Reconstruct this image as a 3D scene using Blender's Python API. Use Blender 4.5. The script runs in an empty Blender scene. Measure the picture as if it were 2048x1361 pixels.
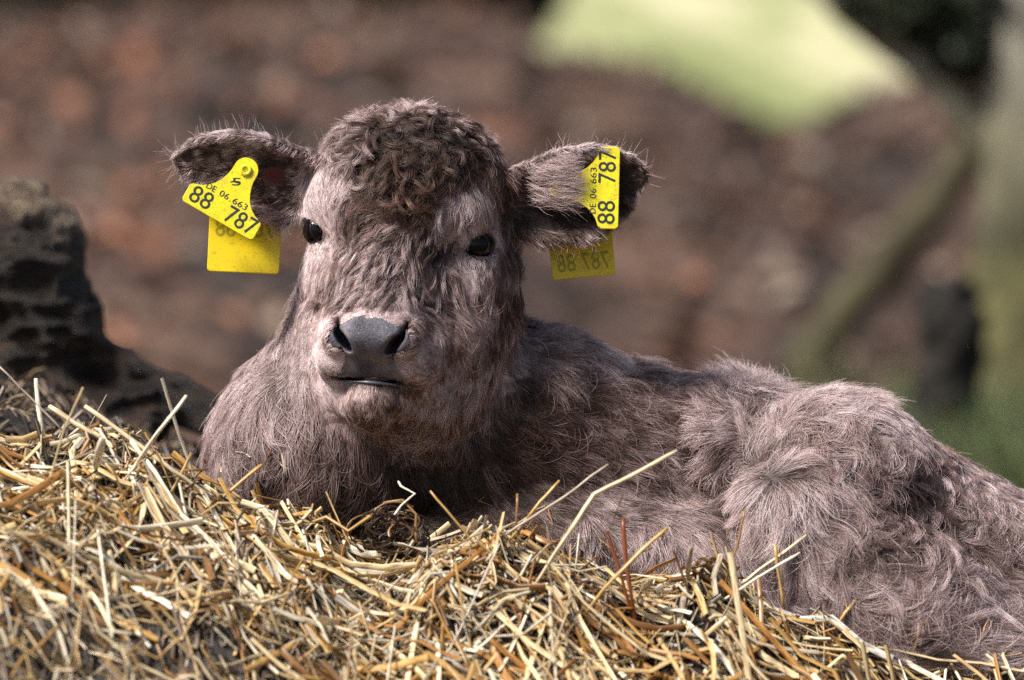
import bpy, math, random
import numpy as np
from mathutils.kdtree import KDTree

# ============================================================ camera, world, sun, exposure
S = 0.0004                      # metres per photograph pixel in the plane of focus
DIST = 4.0
PITCH = math.radians(5.0)
C4 = np.array([0.0, 0.0, 0.62])                      # centre of the plane of focus
AR = np.array([1.0, 0.0, 0.0])
AU = np.array([0.0, math.sin(PITCH), math.cos(PITCH)])
AF = np.array([0.0, math.cos(PITCH), -math.sin(PITCH)])
CAM = C4 - DIST * AF
scene = bpy.context.scene
col = scene.collection
cd = bpy.data.cameras.new("camera"); cam = bpy.data.objects.new("camera", cd); col.objects.link(cam)
cam.location = CAM.tolist(); cam.rotation_euler = (math.pi / 2 - PITCH, 0, 0)
cd.sensor_width = 36.0; cd.lens = 36.0 * DIST / (2048 * S)
cd.clip_start = 0.1; cd.clip_end = 2000
cd.dof.use_dof = True; cd.dof.focus_distance = DIST - 0.03; cd.dof.aperture_fstop = 3.7
scene.camera = cam

SUN_AZ, SUN_EL = math.radians(-120), math.radians(52)     # azimuth measured from +Y towards +X
wd = bpy.data.worlds.new("World"); scene.world = wd; wd.use_nodes = True
nt = wd.node_tree; bg = nt.nodes["Background"]; bg.inputs[1].default_value = 0.08
sk = nt.nodes.new("ShaderNodeTexSky"); sk.sky_type = 'NISHITA'; sk.sun_disc = False
sk.sun_elevation = SUN_EL; sk.sun_rotation = SUN_AZ; sk.dust_density = 3.0; sk.air_density = 1.3
nt.links.new(sk.outputs[0], bg.inputs[0])
sl = bpy.data.lights.new("sun", 'SUN'); sl.energy = 4.8; sl.angle = math.radians(13); sl.color = (1.0, 0.95, 0.88)
so = bpy.data.objects.new("sun", sl); col.objects.link(so)
so.rotation_euler = (math.pi / 2 - SUN_EL, 0, math.pi - SUN_AZ)
scene.view_settings.view_transform = 'Standard'; scene.view_settings.look = 'None'
scene.view_settings.exposure = 0.48; scene.view_settings.gamma = 1.0
scene.render.engine = 'CYCLES'
cy = scene.cycles
cy.use_denoising = False; cy.sample_clamp_indirect = 2.0; cy.sample_clamp_direct = 4.0; cy.max_bounces = 8; cy.diffuse_bounces = 2; cy.glossy_bounces = 3
cy.transmission_bounces = 8; cy.transparent_max_bounces = 8; cy.caustics_reflective = False; cy.caustics_refractive = False
scene.cycles_curves.shape = 'RIBBONS'

rng = np.random.default_rng(7); random.seed(7)

# ============================================================ coordinates
def V(px, py, d=0.0):
    """photograph pixel + depth behind the plane of focus (in units of S) -> scene coordinates in units of S"""
    k = 1 + d * S / DIST
    return np.array([(px - 1024) * k, (680.5 - py) * k, d])
def to_world(q):
    q = np.asarray(q, dtype=np.float64)
    return C4 + S * (q[..., 0:1] * AR + q[..., 1:2] * AU + q[..., 2:3] * AF)
def from_world(w):
    r = (np.asarray(w) - C4) / S
    return np.stack([r @ AR, r @ AU, r @ AF], -1)
def project(q):
    k = 1 + q[..., 2] * S / DIST
    return np.stack([q[..., 0] / k + 1024, 680.5 - q[..., 1] / k], -1)
def W(px, py, d=0.0): return to_world(V(px, py, d))

# ============================================================ object helpers
def link(o, parent=None):
    col.objects.link(o)
    if parent is not None: o.parent = parent
    return o
def tag(o, label=None, cat=None, group=None, kind=None):
    if label: o['label'] = label
    if cat: o['category'] = cat
    if group: o['group'] = group
    if kind: o['kind'] = kind
    return o
def mesh_obj(name, verts, faces, mat, parent=None, smooth=True, attrs=None):
    """faces: (n,3) or (n,4) int array; attrs: name -> (n_verts,) float or (n_verts,3) colour"""
    me = bpy.data.meshes.new(name)
    verts = np.asarray(verts, dtype=np.float32); faces = np.asarray(faces, dtype=np.int32)
    nf, k = faces.shape
    me.vertices.add(len(verts)); me.vertices.foreach_set("co", verts.ravel())
    me.loops.add(nf * k); me.loops.foreach_set("vertex_index", faces.ravel())
    me.polygons.add(nf); me.polygons.foreach_set("loop_start", np.arange(nf, dtype=np.int32) * k)
    me.polygons.foreach_set("loop_total", np.full(nf, k, dtype=np.int32))
    me.polygons.foreach_set("use_smooth", np.full(nf, smooth, dtype=bool))
    me.update(calc_edges=True)
    for nm, arr in (attrs or {}).items():
        arr = np.asarray(arr, dtype=np.float32)
        if arr.ndim == 1:
            a = me.attributes.new(nm, 'FLOAT', 'POINT'); a.data.foreach_set("value", arr)
        else:
            a = me.attributes.new(nm, 'FLOAT_COLOR', 'POINT')
            a.data.foreach_set("color", np.concatenate([arr, np.ones((len(arr), 1), np.float32)], 1).ravel())
    if mat is not None: me.materials.append(mat)
    return link(bpy.data.objects.new(name, me), parent)
def empty(name, loc):
    o = bpy.data.objects.new(name, None); o.location = tuple(float(v) for v in loc); o.empty_display_size = 0.05
    return link(o)
def adopt(child, root):
    """parent without moving: the child's mesh is in world coordinates"""
    child.parent = root
    child.location = tuple(-root.location)
    return child
def norm(v): return v / np.maximum(np.linalg.norm(v, axis=-1, keepdims=True), 1e-9)
_kf = [(norm(rng.normal(size=3)), rng.uniform(0, 6.28)) for _ in range(40)]
def snoise(p, scale, seed=0, n=7):
    """cheap smooth noise in about -1..1"""
    out = 0
    for i in range(n):
        k, ph = _kf[(seed * 7 + i) % 40]
        k2, ph2 = _kf[(seed * 5 + i * 3 + 11) % 40]
        out = out + np.sin((p @ k) * (6.28 / scale) * (0.7 + 0.11 * i) + ph + seed + 1.6 * np.sin((p @ k2) * (3.1 / scale) + ph2))
    return out / (n ** 0.5) / 1.1
def vnoise(p, scale, seed=0): return np.stack([snoise(p, scale, seed + j * 3 + 1) for j in range(3)], -1)

# ============================================================ material helpers
def mat(name):
    m = bpy.data.materials.new(name); m.use_nodes = True
    t = m.node_tree
    return m, t, t.nodes["Principled BSDF"]
def nd(t, typ, **kw):
    n = t.nodes.new(typ)
    for k, v in kw.items(): setattr(n, k, v)
    return n
def ramp(t, fac, stops):
    r = nd(t, "ShaderNodeValToRGB"); e = r.color_ramp.elements
    while len(e) < len(stops): e.new(0.5)
    for el, (p, c) in zip(e, stops): el.position = p; el.color = (*c, 1)
    t.links.new(fac, r.inputs[0]); return r.outputs[0]
def noise(t, scale, detail=4, rough=0.55, coord=None, dist=0.0):
    n = nd(t, "ShaderNodeTexNoise"); n.inputs["Scale"].default_value = scale; n.inputs["Detail"].default_value = detail
    n.inputs["Roughness"].default_value = rough; n.inputs["Distortion"].default_value = dist
    if coord is not None: t.links.new(coord, n.inputs["Vector"])
    return n.outputs["Fac"]
def objco(t): return nd(t, "ShaderNodeTexCoord").outputs["Object"]
def geopos(t): return nd(t, "ShaderNodeNewGeometry").outputs["Position"]
def bump(t, bsdf, h, strength=0.5, dist=0.01):
    b = nd(t, "ShaderNodeBump"); b.inputs["Strength"].default_value = strength; b.inputs["Distance"].default_value = dist
    t.links.new(h, b.inputs["Height"]); t.links.new(b.outputs[0], bsdf.inputs["Normal"]); return b
def mixc(t, fac, a, b, mode='MIX'):
    m = nd(t, "ShaderNodeMix", data_type='RGBA', blend_type=mode)
    for idx, v in ((0, fac), (6, a), (7, b)):
        if isinstance(v, bpy.types.NodeSocket): t.links.new(v, m.inputs[idx])
        elif idx == 0: m.inputs[0].default_value = v
        else: m.inputs[idx].default_value = (*v, 1)
    return m.outputs[2]
def attr(t, name, out="Color"): return nd(t, "ShaderNodeAttribute", attribute_name=name).outputs[out]

# ============================================================ implicit surfaces
class Ell:
    def __init__(s, c, r, k=30, rot=None): s.c = np.asarray(c, float); s.r = np.asarray(r, float); s.k = k; s.rot = rot
    def box(s, m): R = s.r.max() + m if s.rot is not None else s.r + m; return s.c - R, s.c + R
    def d(s, x, y, z):
        p = [x - s.c[0], y - s.c[1], z - s.c[2]]
        if s.rot is not None: p = [sum(s.rot[i][j] * p[j] for j in range(3)) for i in range(3)]
        q = [p[i] / s.r[i] for i in range(3)]
        k0 = np.sqrt(q[0] ** 2 + q[1] ** 2 + q[2] ** 2)
        k1 = np.sqrt((q[0] / s.r[0]) ** 2 + (q[1] / s.r[1]) ** 2 + (q[2] / s.r[2]) ** 2)
        return k0 * (k0 - 1) / np.maximum(k1, 1e-6)
class Cone:
    def __init__(s, a, b, ra, rb, k=30): s.a = np.asarray(a, float); s.b = np.asarray(b, float); s.ra = ra; s.rb = rb; s.k = k
    def box(s, m): R = max(s.ra, s.rb) + m; return np.minimum(s.a, s.b) - R, np.maximum(s.a, s.b) + R
    def d(s, x, y, z):
        ab = s.b - s.a; L = ab @ ab
        h = np.clip(((x - s.a[0]) * ab[0] + (y - s.a[1]) * ab[1] + (z - s.a[2]) * ab[2]) / L, 0, 1)
        return np.sqrt((x - s.a[0] - h * ab[0]) ** 2 + (y - s.a[1] - h * ab[1]) ** 2 + (z - s.a[2] - h * ab[2]) ** 2) - (s.ra + h * (s.rb - s.ra))
class Ear:
    """a cupped leaf: U along, Vv across, Wd towards the opening"""
    def __init__(s, o, u, w, prof, cup, t, bend, k=18):
        s.o = np.asarray(o, float); s.u = norm(np.asarray(u, float)); w = np.asarray(w, float)
        s.w = norm(w - (w @ s.u) * s.u); s.v = np.cross(s.u, s.w)
        if s.v[1] < 0: s.v = -s.v
        s.prof = prof; s.cup = cup; s.t = t; s.k = k; s.L = prof[-1][0]; s.bend = bend
    def box(s, m): return s.o - s.L * 1.15 - m, s.o + s.L * 1.15 + m
    def uvw(s, x, y, z):
        p = [x - s.o[0], y - s.o[1], z - s.o[2]]
        u = sum(p[i] * s.u[i] for i in range(3)); v = sum(p[i] * s.v[i] for i in range(3)); w = sum(p[i] * s.w[i] for i in range(3))
        return u, v, w
    def d(s, x, y, z):
        u, v, w = s.uvw(x, y, z)
        us = [p[0] for p in s.prof]
        lo = np.interp(u, us, [p[1] for p in s.prof]); hi = np.interp(u, us, [p[2] for p in s.prof])
        mid = (lo + hi) / 2; hw = (hi - lo) / 2
        vn = (v - mid) / 90.0
        cup = s.cup * np.interp(u, [0, s.L * .5, s.L], [1.25, 1, .55])
        ww = w - cup * vn ** 2 - s.bend * (u / s.L) ** 2
        e = np.maximum(np.abs(v - mid) - hw, np.maximum(-u - 30, u - s.L)) * 0.8
        g = (np.abs(ww) - s.t) * (1 / np.sqrt(1 + (2 * cup * vn / 90) ** 2))
        return np.where((e > 0) & (g > 0), np.sqrt(e * e + g * g), np.maximum(e, g)) - 3
def smin(a, b, k):
    h = np.maximum(k - np.abs(a - b), 0) / k
    return np.minimum(a, b) - h * h * k * 0.25
def smax(a, b, k): return -smin(-a, -b, k)
def sdf_points(prims, cuts, p, far=400.0):
    d = np.full(len(p), far)
    for q in prims: d = smin(d, np.minimum(q.d(p[:, 0], p[:, 1], p[:, 2]), far), q.k)
    for q in cuts: d = smax(d, -q.d(p[:, 0], p[:, 1], p[:, 2]), q.k)
    return d
def sdf_grid(prims, cuts, lo, hi, h, far=60.0):
    ax = [np.arange(lo[i], hi[i] + h, h, dtype=np.float32) for i in range(3)]
    G = np.full([len(a) for a in ax], far, dtype=np.float32)
    for q, cut in [(q, 0) for q in prims] + [(q, 1) for q in cuts]:
        b0, b1 = q.box(far * 0.6 if not cut else 12)
        sl_ = tuple(slice(max(0, int((b0[i] - lo[i]) / h)), max(0, min(len(ax[i]), int((b1[i] - lo[i]) / h) + 2))) for i in range(3))
        if any(s_.stop <= s_.start for s_ in sl_): continue
        x, y, z = ax[0][sl_[0]][:, None, None], ax[1][sl_[1]][None, :, None], ax[2][sl_[2]][None, None, :]
        dd = q.d(x, y, z).astype(np.float32)
        G[sl_] = smax(G[sl_], -dd, q.k) if cut else smin(G[sl_], np.minimum(dd, far), q.k)
    return ax, G
def trilin(ax, G, p):
    h = ax[0][1] - ax[0][0]
    f = [(p[:, i] - ax[i][0]) / h for i in range(3)]
    i0 = [np.clip(np.floor(f[i]).astype(np.int64), 0, G.shape[i] - 2) for i in range(3)]
    t = [np.clip(f[i] - i0[i], 0, 1) for i in range(3)]
    out = 0
    for a in (0, 1):
        for b in (0, 1):
            for c in (0, 1):
                w = (t[0] if a else 1 - t[0]) * (t[1] if b else 1 - t[1]) * (t[2] if c else 1 - t[2])
                out = out + w * G[i0[0] + a, i0[1] + b, i0[2] + c]
    return out
def gradn(ax, G, p, e=6.0):
    g = np.empty_like(p)
    for i in range(3):
        q = p.copy(); q[:, i] += e; a = trilin(ax, G, q); q[:, i] -= 2 * e; g[:, i] = a - trilin(ax, G, q)
    return norm(g)
def surface_nets(ax, G):
    h = float(ax[0][1] - ax[0][0]); sgn = G < 0
    nx, ny, nz = G.shape
    c = sgn[:-1, :-1, :-1].astype(np.int8)
    cnt = np.zeros((nx - 1, ny - 1, nz - 1), np.int8)
    for a in (0, 1):
        for b in (0, 1):
            for d in (0, 1): cnt += sgn[a:nx - 1 + a, b:ny - 1 + b, d:nz - 1 + d]
    act = (cnt > 0) & (cnt < 8)
    idx = np.argwhere(act); ids = np.full(act.shape, -1, np.int32); ids[act] = np.arange(len(idx))
    acc = np.zeros((len(idx), 3)); n = np.zeros(len(idx))
    corners = [(a, b, d) for a in (0, 1) for b in (0, 1) for d in (0, 1)]
    val = {cr: G[idx[:, 0] + cr[0], idx[:, 1] + cr[1], idx[:, 2] + cr[2]] for cr in corners}
    for cr in corners:
        for k in range(3):
            if cr[k] == 0:
                c2 = list(cr); c2[k] = 1; c2 = tuple(c2)
                a, b = val[cr], val[c2]; m = (a < 0) != (b < 0)
                t = np.where(m, a / np.where(m, a - b, 1), 0)
                pt = np.array(cr, float)[None, :].repeat(len(idx), 0); pt[:, k] = t
                acc += pt * m[:, None]; n += m
    v = (idx + acc / n[:, None]) * h + np.array([ax[0][0], ax[1][0], ax[2][0]])
    faces = []
    for k in range(3):
        o = [i for i in range(3) if i != k]
        sl0 = [slice(None)] * 3; sl1 = [slice(None)] * 3; sl0[k] = slice(0, -1); sl1[k] = slice(1, None)
        e = sgn[tuple(sl0)] != sgn[tuple(sl1)]
        ee = np.argwhere(e); ee = ee[(ee[:, o[0]] > 0) & (ee[:, o[1]] > 0) & (ee[:, o[0]] < G.shape[o[0]] - 1) & (ee[:, o[1]] < G.shape[o[1]] - 1)]
        q = []
        for da, db in ((-1, -1), (0, -1), (0, 0), (-1, 0)):
            m = ee.copy(); m[:, o[0]] += da; m[:, o[1]] += db
            q.append(ids[m[:, 0], m[:, 1], m[:, 2]])
        q = np.stack(q, 1)
        flip = sgn[ee[:, 0], ee[:, 1], ee[:, 2]] ^ (k == 1)
        q[~flip] = q[~flip][:, ::-1]
        faces.append(q)
    f = np.concatenate(faces); f = f[(f >= 0).all(1)]
    # the axes (x, y, depth) are left handed, so turn the faces round
    return v, f[:, ::-1]

# ============================================================ the calf: shape
PSI, RHO = math.radians(11), math.radians(4)
HO = V(800, 478, 0)
def rollv(v):
    x, y, z = v; return np.array([x * math.cos(RHO) + y * math.sin(RHO), -x * math.sin(RHO) + y * math.cos(RHO), z])
HA = rollv((math.cos(PSI), 0, -math.sin(PSI))); HB = rollv((-math.sin(PSI), 0, -math.cos(PSI))); HC = rollv((0, 1, 0))
HROT = [HA, HB, HC]
def H(a, b, c): return HO + a * HA + b * HB + c * HC
def HE(a, b, c, r, k=30): return Ell(H(a, b, c), r, k, HROT)
head = [
    HE(0, -40, 116, (186, 165, 132), 40),                       # cranium
    HE(0, 20, 60, (150, 120, 120), 60),                         # forehead
    Cone(H(0, 0, 30), H(0, 118, -150), 142, 82, 60),            # face and bridge of the nose
    HE(-120, 34, 58, (62, 66, 56), 40), HE(120, 34, 58, (62, 66, 56), 40),     # brow bones
    HE(-100, -40, -105, (104, 130, 150), 60), HE(118, -40, -105, (116, 130, 160), 60),
    HE(-88, -10, -215, (92, 110, 105), 50), HE(112, -20, -205, (106, 120, 115), 50),   # cheeks
    HE(10, -40, -215, (162, 135, 165), 70),                      # jaw and throat
    HE(6, 0, -300, (172, 120, 110), 60),                        # throat
    HE(0, 118, -212, (112, 90, 72), 50),                        # muzzle
    HE(-72, 138, -246, (50, 50, 46), 26), HE(72, 138, -246, (50, 50, 46), 26),      # upper lip
    HE(0, 196, -200, (78, 42, 42), 20),
    HE(-74, 184, -204, (24, 34, 34), 14), HE(74, 184, -204, (24, 34, 34), 14),                         # nose
    HE(0, 152, -252, (50, 36, 32), 26),
    HE(0, 108, -322, (66, 72, 58), 12),                         # lower jaw, chin
    HE(-56, 60, -296, (52, 66, 50), 40), HE(56, 60, -296, (52, 66, 50), 40),
]
NOST = []
def rotac(ang):
    c_, s_ = math.cos(ang), math.sin(ang); return [c_ * HA + s_ * HC, HB, -s_ * HA + c_ * HC]
for s_ in (-1, 1):
    NOST += [Ell(H(s_ * 51, 200, -210), (13.5, 62, 30), 8, rotac(-s_ * .72)), Ell(H(s_ * 66, 195, -184), (6.5, 55, 21), 8, rotac(-s_ * .05))]
MOUTH = [Ell(H(0, 160, -284), (74, 92, 3.2), 9, HROT), Cone(H(-112, 128, -308), H(-68, 182, -286), 5, 3, 12), Cone(H(112, 128, -308), H(68, 182, -286), 5, 3, 12)]
neck = [
    Cone(V(850, 470, 120), V(760, 800, 260), 165, 235, 60),
    Cone(V(720, 760, 120), V(690, 900, 150), 150, 190, 60),
    Ell(V(640, 930, 170), (218, 240, 230), 60),
]
EARL = Ear(V(632, 352, 20), V(340, 305, -10) - V(632, 352, 20), (0.1, -0.28, -1),
           [(-40, -50, 46), (0, -70, 46), (50, -92, 54), (110, -84, 66), (180, -62, 64), (235, -50, 44), (265, -36, 22), (280, -14, 0)], 40, 5, 10)
EARR = Ear(V(1030, 385, 20), V(1300, 352, 0) - V(1030, 385, 20), (-0.15, -0.2, -1),
           [(-40, -60, 44), (0, -74, 46), (50, -92, 58), (110, -98, 76), (160, -94, 76), (205, -72, 62), (240, -36, 40), (262, -2, 14)], 34, 5, 0)
body = neck + [
    Ell(V(1010, 900, 190), (240, 235, 210), 80),                # shoulder
    Cone(V(900, 900, 320), V(1440, 1020, 260), 232, 256, 90),   # barrel
    Ell(V(1180, 1000, 190), (230, 210, 180), 80),
    Cone(V(1090, 1105, -10), V(1400, 1130, -40), 95, 92, 60),   # folded foreleg
    Cone(V(980, 1130, 20), V(700, 1160, 60), 100, 90, 60),
    Ell(V(1665, 1030, 110), (195, 230, 215), 45),               # haunch
    Cone(V(1660, 1080, 200), V(2060, 1285, 200), 255, 240, 70),
    Cone(V(1585, 1050, -75), V(1780, 1250, -90), 118, 170, 45), # stifle and thigh
    Cone(V(1780, 1260, -80), V(2120, 1430, -90), 170, 165, 60),
    Cone(V(2060, 1270, 200), V(2330, 1400, 220), 235, 190, 80),
    Cone(V(2330, 1350, 200), V(2380, 1480, 40), 60, 22, 40),    # tail root
]
body_cuts = [Cone(V(1395, 820, -60), V(1440, 980, -100), 34, 46, 50), Cone(V(1440, 980, -100), V(1480, 1120, -170), 46, 36, 40), Cone(V(965, 800, -150), V(1010, 960, -170), 40, 50, 70)]
PR = head + [EARL, EARR] + body
CUT = NOST + MOUTH + body_cuts
LO, HI_, GH = V(300, 1620, 0), V(2420, 180, 0), 6.0
LO[2], HI_[2] = -330, 640
LO[0] -= 60; HI_[0] += 120; LO[1] -= 60
AX, G = sdf_grid(PR, CUT, LO, HI_, GH)
def hit(px, py, d0=-320, d1=600, inside=0.0):
    """depth at which the line of sight through a pixel meets the calf"""
    ds = np.arange(d0, d1, 1.0); p = np.array([V(px, py, d) for d in ds]); v = trilin(AX, G, p)
    i = np.argmax(v < inside); return ds[i] if v[i] < inside else None
# eye sockets, opened where the photograph has the eyes
EYES = []; EROT = (0.42, 0.16)
for px, py, r, back, tilt in ((636, 461, 31, 31, (13, 24)), (951, 491, 35, 35, (27, 22))):
    d = hit(px, py) or 0
    EYES.append((V(px, py, d + back), r, tilt))
DENT = [Cone(V(694, 500, hit(694, 500) or 0), V(676, 470, (hit(676, 470) or 0)), 15, 8, 26), Cone(V(884, 512, hit(884, 512) or 0), V(900, 486, (hit(900, 486) or 0)), 14, 8, 26)]
SOCK = DENT + [Ell(c - np.array([0, 0, 14]), (r * 0.98 * t[0] / 24 + 2, r * 0.80, 30), 8) for c, r, t in EYES]
CUT = CUT + SOCK
AX, G = sdf_grid(PR, CUT, LO, HI_, GH)

def near_eye(p):
    out = np.full(len(p), 1e3)
    for (c, r, tl), rot in zip(EYES, EROT):
        q = p - c; x = q[:, 0] * math.cos(rot) + q[:, 1] * math.sin(rot); y = -q[:, 0] * math.sin(rot) + q[:, 1] * math.cos(rot)
        e = (np.sqrt((x / tl[0]) ** 2 + (y / tl[1]) ** 2) - 1) * min(tl)
        out = np.minimum(out, np.where(np.abs(q[:, 2]) < 90, e, 1e3))
    return out
def leather(p):
    """signed measure (px) of the bare nose: negative inside"""
    q = p - HO; a, b, c = q @ HA, q @ HB, q @ HC
    top = np.maximum(np.abs(a) - 80, np.abs(c + 200) - 40 + 0.0042 * a * a)
    low = np.maximum(np.abs(a) - (50 + 0.012 * (c + 240) ** 2), np.abs(c + 245) - 38)
    return np.maximum(np.minimum(top, low), 150 - b) + 3.5 * snoise(p, 26, 8)

# ---- body mesh
bv, bf = surface_nets(AX, G)
skin, t, b = mat("calf_skin")
mixb = nd(t, 'ShaderNodeMix', data_type='RGBA'); t.links.new(attr(t, 'redskin', 'Fac'), mixb.inputs[0]); mixb.inputs[7].default_value = (.09, .012, .012, 1); t.links.new(mixb.outputs[2], b.inputs['Base Color'])
t.links.new(mixc(t, attr(t, 'lightskin', 'Fac'), ramp(t, noise(t, 60, 5), [(0.3, (0.05, 0.036, 0.034)), (0.7, (0.11, 0.08, 0.075))]), (.20, .15, .14)), mixb.inputs[6])
b.inputs["Roughness"].default_value = 0.7
calf_root = empty("calf", W(1100, 1250, 150))
tag(calf_root, "grey brown woolly calf with a curly forehead lying on the straw heap, both ears tagged", "calf")
body_o = adopt(mesh_obj("body", to_world(bv), bf, skin, attrs={'redskin': np.clip(1.4 - np.linalg.norm((project(bv) - np.array([552, 352])) * np.array([1, 1.4]), axis=1) / 32, 0, 1) * (EARL.d(bv[:, 0], bv[:, 1], bv[:, 2]) < 6), 'lightskin': np.clip((60 - leather(bv)) / 30, 0, 1) * (((bv - HO) @ HB) > 40) * (((bv - HO) @ HC) > -282)}), calf_root)

# ---- bare nose leather
nose_m, t, b = mat("nose_leather")
oc = geopos(t)
nz = noise(t, 260, 3, 0.6, oc); nz2 = noise(t, 45, 3, 0.6, oc)
vor = nd(t, "ShaderNodeTexVoronoi"); vor.inputs["Scale"].default_value = 680; t.links.new(oc, vor.inputs["Vector"])
cbase = ramp(t, nz2, [(0.35, (0.035, 0.033, 0.045)), (0.52, (0.10, 0.097, 0.125)), (0.68, (0.24, 0.19, 0.195))])
fl = ramp(t, noise(t, 330, 3, 0.6, oc), [(0.62, (0, 0, 0)), (0.70, (.7, .7, .7))])
am = nd(t, "ShaderNodeAttribute", attribute_name="freck").outputs["Fac"]
mm = nd(t, "ShaderNodeMath", operation='MULTIPLY'); t.links.new(fl, mm.inputs[0]); t.links.new(am, mm.inputs[1])
t.links.new(mixc(t, mm.outputs[0], cbase, (0.36, 0.22, 0.12)), b.inputs["Base Color"])
b.inputs["Roughness"].default_value = 0.31; b.inputs["Specular IOR Level"].default_value = 0.5
bump(t, b, noise(t, 520, 5, .75, oc), 0.75, 0.0016)
n_lo = H(0, 150, -225) - 150; n_hi = H(0, 150, -225) + 150
nax, nG = sdf_grid(head, NOST + MOUTH, n_lo, n_hi, 2.2)
nv, nf = surface_nets(nax, nG - 2.5)
keep = leather(nv) < 0
fk = keep[nf].all(1); nf = nf[fk]; used = np.unique(nf); rm = np.full(len(nv), -1); rm[used] = np.arange(len(used))
nv = nv[used]; nf = rm[nf]
qq = nv - HO; fre = np.exp(-((qq @ HA) / 45) ** 2 - ((qq @ HC + 205) / 22) ** 2)
nose_o = adopt(mesh_obj("nose", to_world(nv), nf, nose_m, attrs={"freck": fre}), calf_root)

# ---- tubes (straw, lips, lashes, twigs)
def tubes(P, R, sides=5, flat=0.6, twist=None):
    """P (N,K,3) world, R (N,K); returns verts (N*K*sides,3), quad faces; flattened cross section"""
    N, K, _ = P.shape
    T = np.empty_like(P); T[:, 1:-1] = P[:, 2:] - P[:, :-2]; T[:, 0] = P[:, 1] - P[:, 0]; T[:, -1] = P[:, -1] - P[:, -2]; T = norm(T)
    ref = norm(rng.normal(size=(N, 3))) if twist is None else twist
    A = norm(np.cross(T, ref[:, None, :].repeat(K, 1))); B = np.cross(T, A)
    ang = np.arange(sides) / sides * 2 * np.pi
    ca, sa = np.cos(ang), np.sin(ang) * flat
    v = P[:, :, None, :] + R[:, :, None, None] * (A[:, :, None, :] * ca[None, None, :, None] + B[:, :, None, :] * sa[None, None, :, None])
    base = (np.arange(N)[:, None, None] * K + np.arange(K - 1)[None, :, None]) * sides
    j = np.arange(sides)[None, None, :]; j2 = (j + 1) % sides
    f = np.stack([base + j, base + j2, base + sides + j2, base + sides + j], -1).reshape(-1, 4)
    return v.reshape(-1, 3), f

# lower lip and the dark inside of the mouth
lip_m, t, b = mat("wet_lip"); b.inputs["Base Color"].default_value = (0.17, 0.18, 0.22, 1); b.inputs["Roughness"].default_value = 0.25
lp = np.array([H(a, 178 - 0.006 * a * a, -288.5 - 0.0010 * a * a) for a in np.linspace(-36, 56, 13)])
v_, f_ = tubes(to_world(lp)[None], (np.sin(np.linspace(0.12, 3.02, 13)) * 5.0 * S)[None], 10, 0.7, twist=np.array([[0, 0, 1.0]]))
adopt(mesh_obj("lower_lip", v_, f_, lip_m), calf_root)

# ---- eyes
eye_m, t, b = mat("eye_dark"); b.inputs["Base Color"].default_value = (0.006, 0.005, 0.006, 1)
b.inputs["Roughness"].default_value = 0.09; b.inputs["Specular IOR Level"].default_value = 0.22
lid_m, t, b = mat("eyelid_skin"); b.inputs["Base Color"].default_value = (0.022, 0.016, 0.016, 1); b.inputs["Roughness"].default_value = 0.35
def uvsphere(c, r, n=48, m=24):
    th = np.linspace(0, np.pi, m + 1); ph = np.arange(n) / n * 2 * np.pi
    v = np.stack([np.sin(th)[:, None] * np.cos(ph), np.sin(th)[:, None] * np.sin(ph), np.cos(th)[:, None] + 0 * ph], -1).reshape(-1, 3) * r + c
    i, j = np.meshgrid(np.arange(m), np.arange(n), indexing='ij'); j2 = (j + 1) % n
    return v, np.stack([i * n + j, (i + 1) * n + j, (i + 1) * n + j2, i * n + j2], -1).reshape(-1, 4)
for ei, (c, r, tl) in enumerate(EYES):
    v_, f_ = uvsphere(to_world(c), r * S)
    e_o = adopt(mesh_obj("eye", v_, f_, eye_m), calf_root)
    # lids: from the almond opening on the ball out to the skin around it
    th = np.arange(40) / 40 * 2 * np.pi; rot = EROT[ei]; rings = []
    for j, (k_, dz) in enumerate(((0.93, 1.5), (1.02, 3.5), (1.16, 3.0), (1.4, 1.5), (1.65, 0.0), (1.95, -5.0))):
        lx = np.cos(th) * tl[0] * k_; ly = np.sin(th) * tl[1] * k_ * np.where(np.sin(th) > 0, 1, 1.0)
        x2 = lx * math.cos(rot) - ly * math.sin(rot); y2 = lx * math.sin(rot) + ly * math.cos(rot)
        ball = -np.sqrt(np.maximum(r * r - x2 ** 2 - y2 ** 2, (r * .35) ** 2))
        pr = project(c + np.stack([x2, y2, ball], 1))
        surf = np.array([(hit(a_[0], a_[1]) if hit(a_[0], a_[1]) is not None else c[2]) for a_ in pr]) - c[2]
        w_ = min(1, max(0, (k_ - .98) / .7))
        rings.append(c + np.stack([x2, y2, ball * (1 - w_) + np.clip(surf, -60, 90) * w_ - dz], 1))
    v_ = np.concatenate(rings); n_r = len(rings); i, j = np.meshgrid(np.arange(n_r - 1), np.arange(40), indexing='ij'); i = i.ravel(); j = j.ravel(); j2 = (j + 1) % 40
    adopt(mesh_obj("eyelid", to_world(v_), np.stack([i * 40 + j, (i + 1) * 40 + j, (i + 1) * 40 + j2, i * 40 + j2], -1), lid_m), calf_root)

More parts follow.
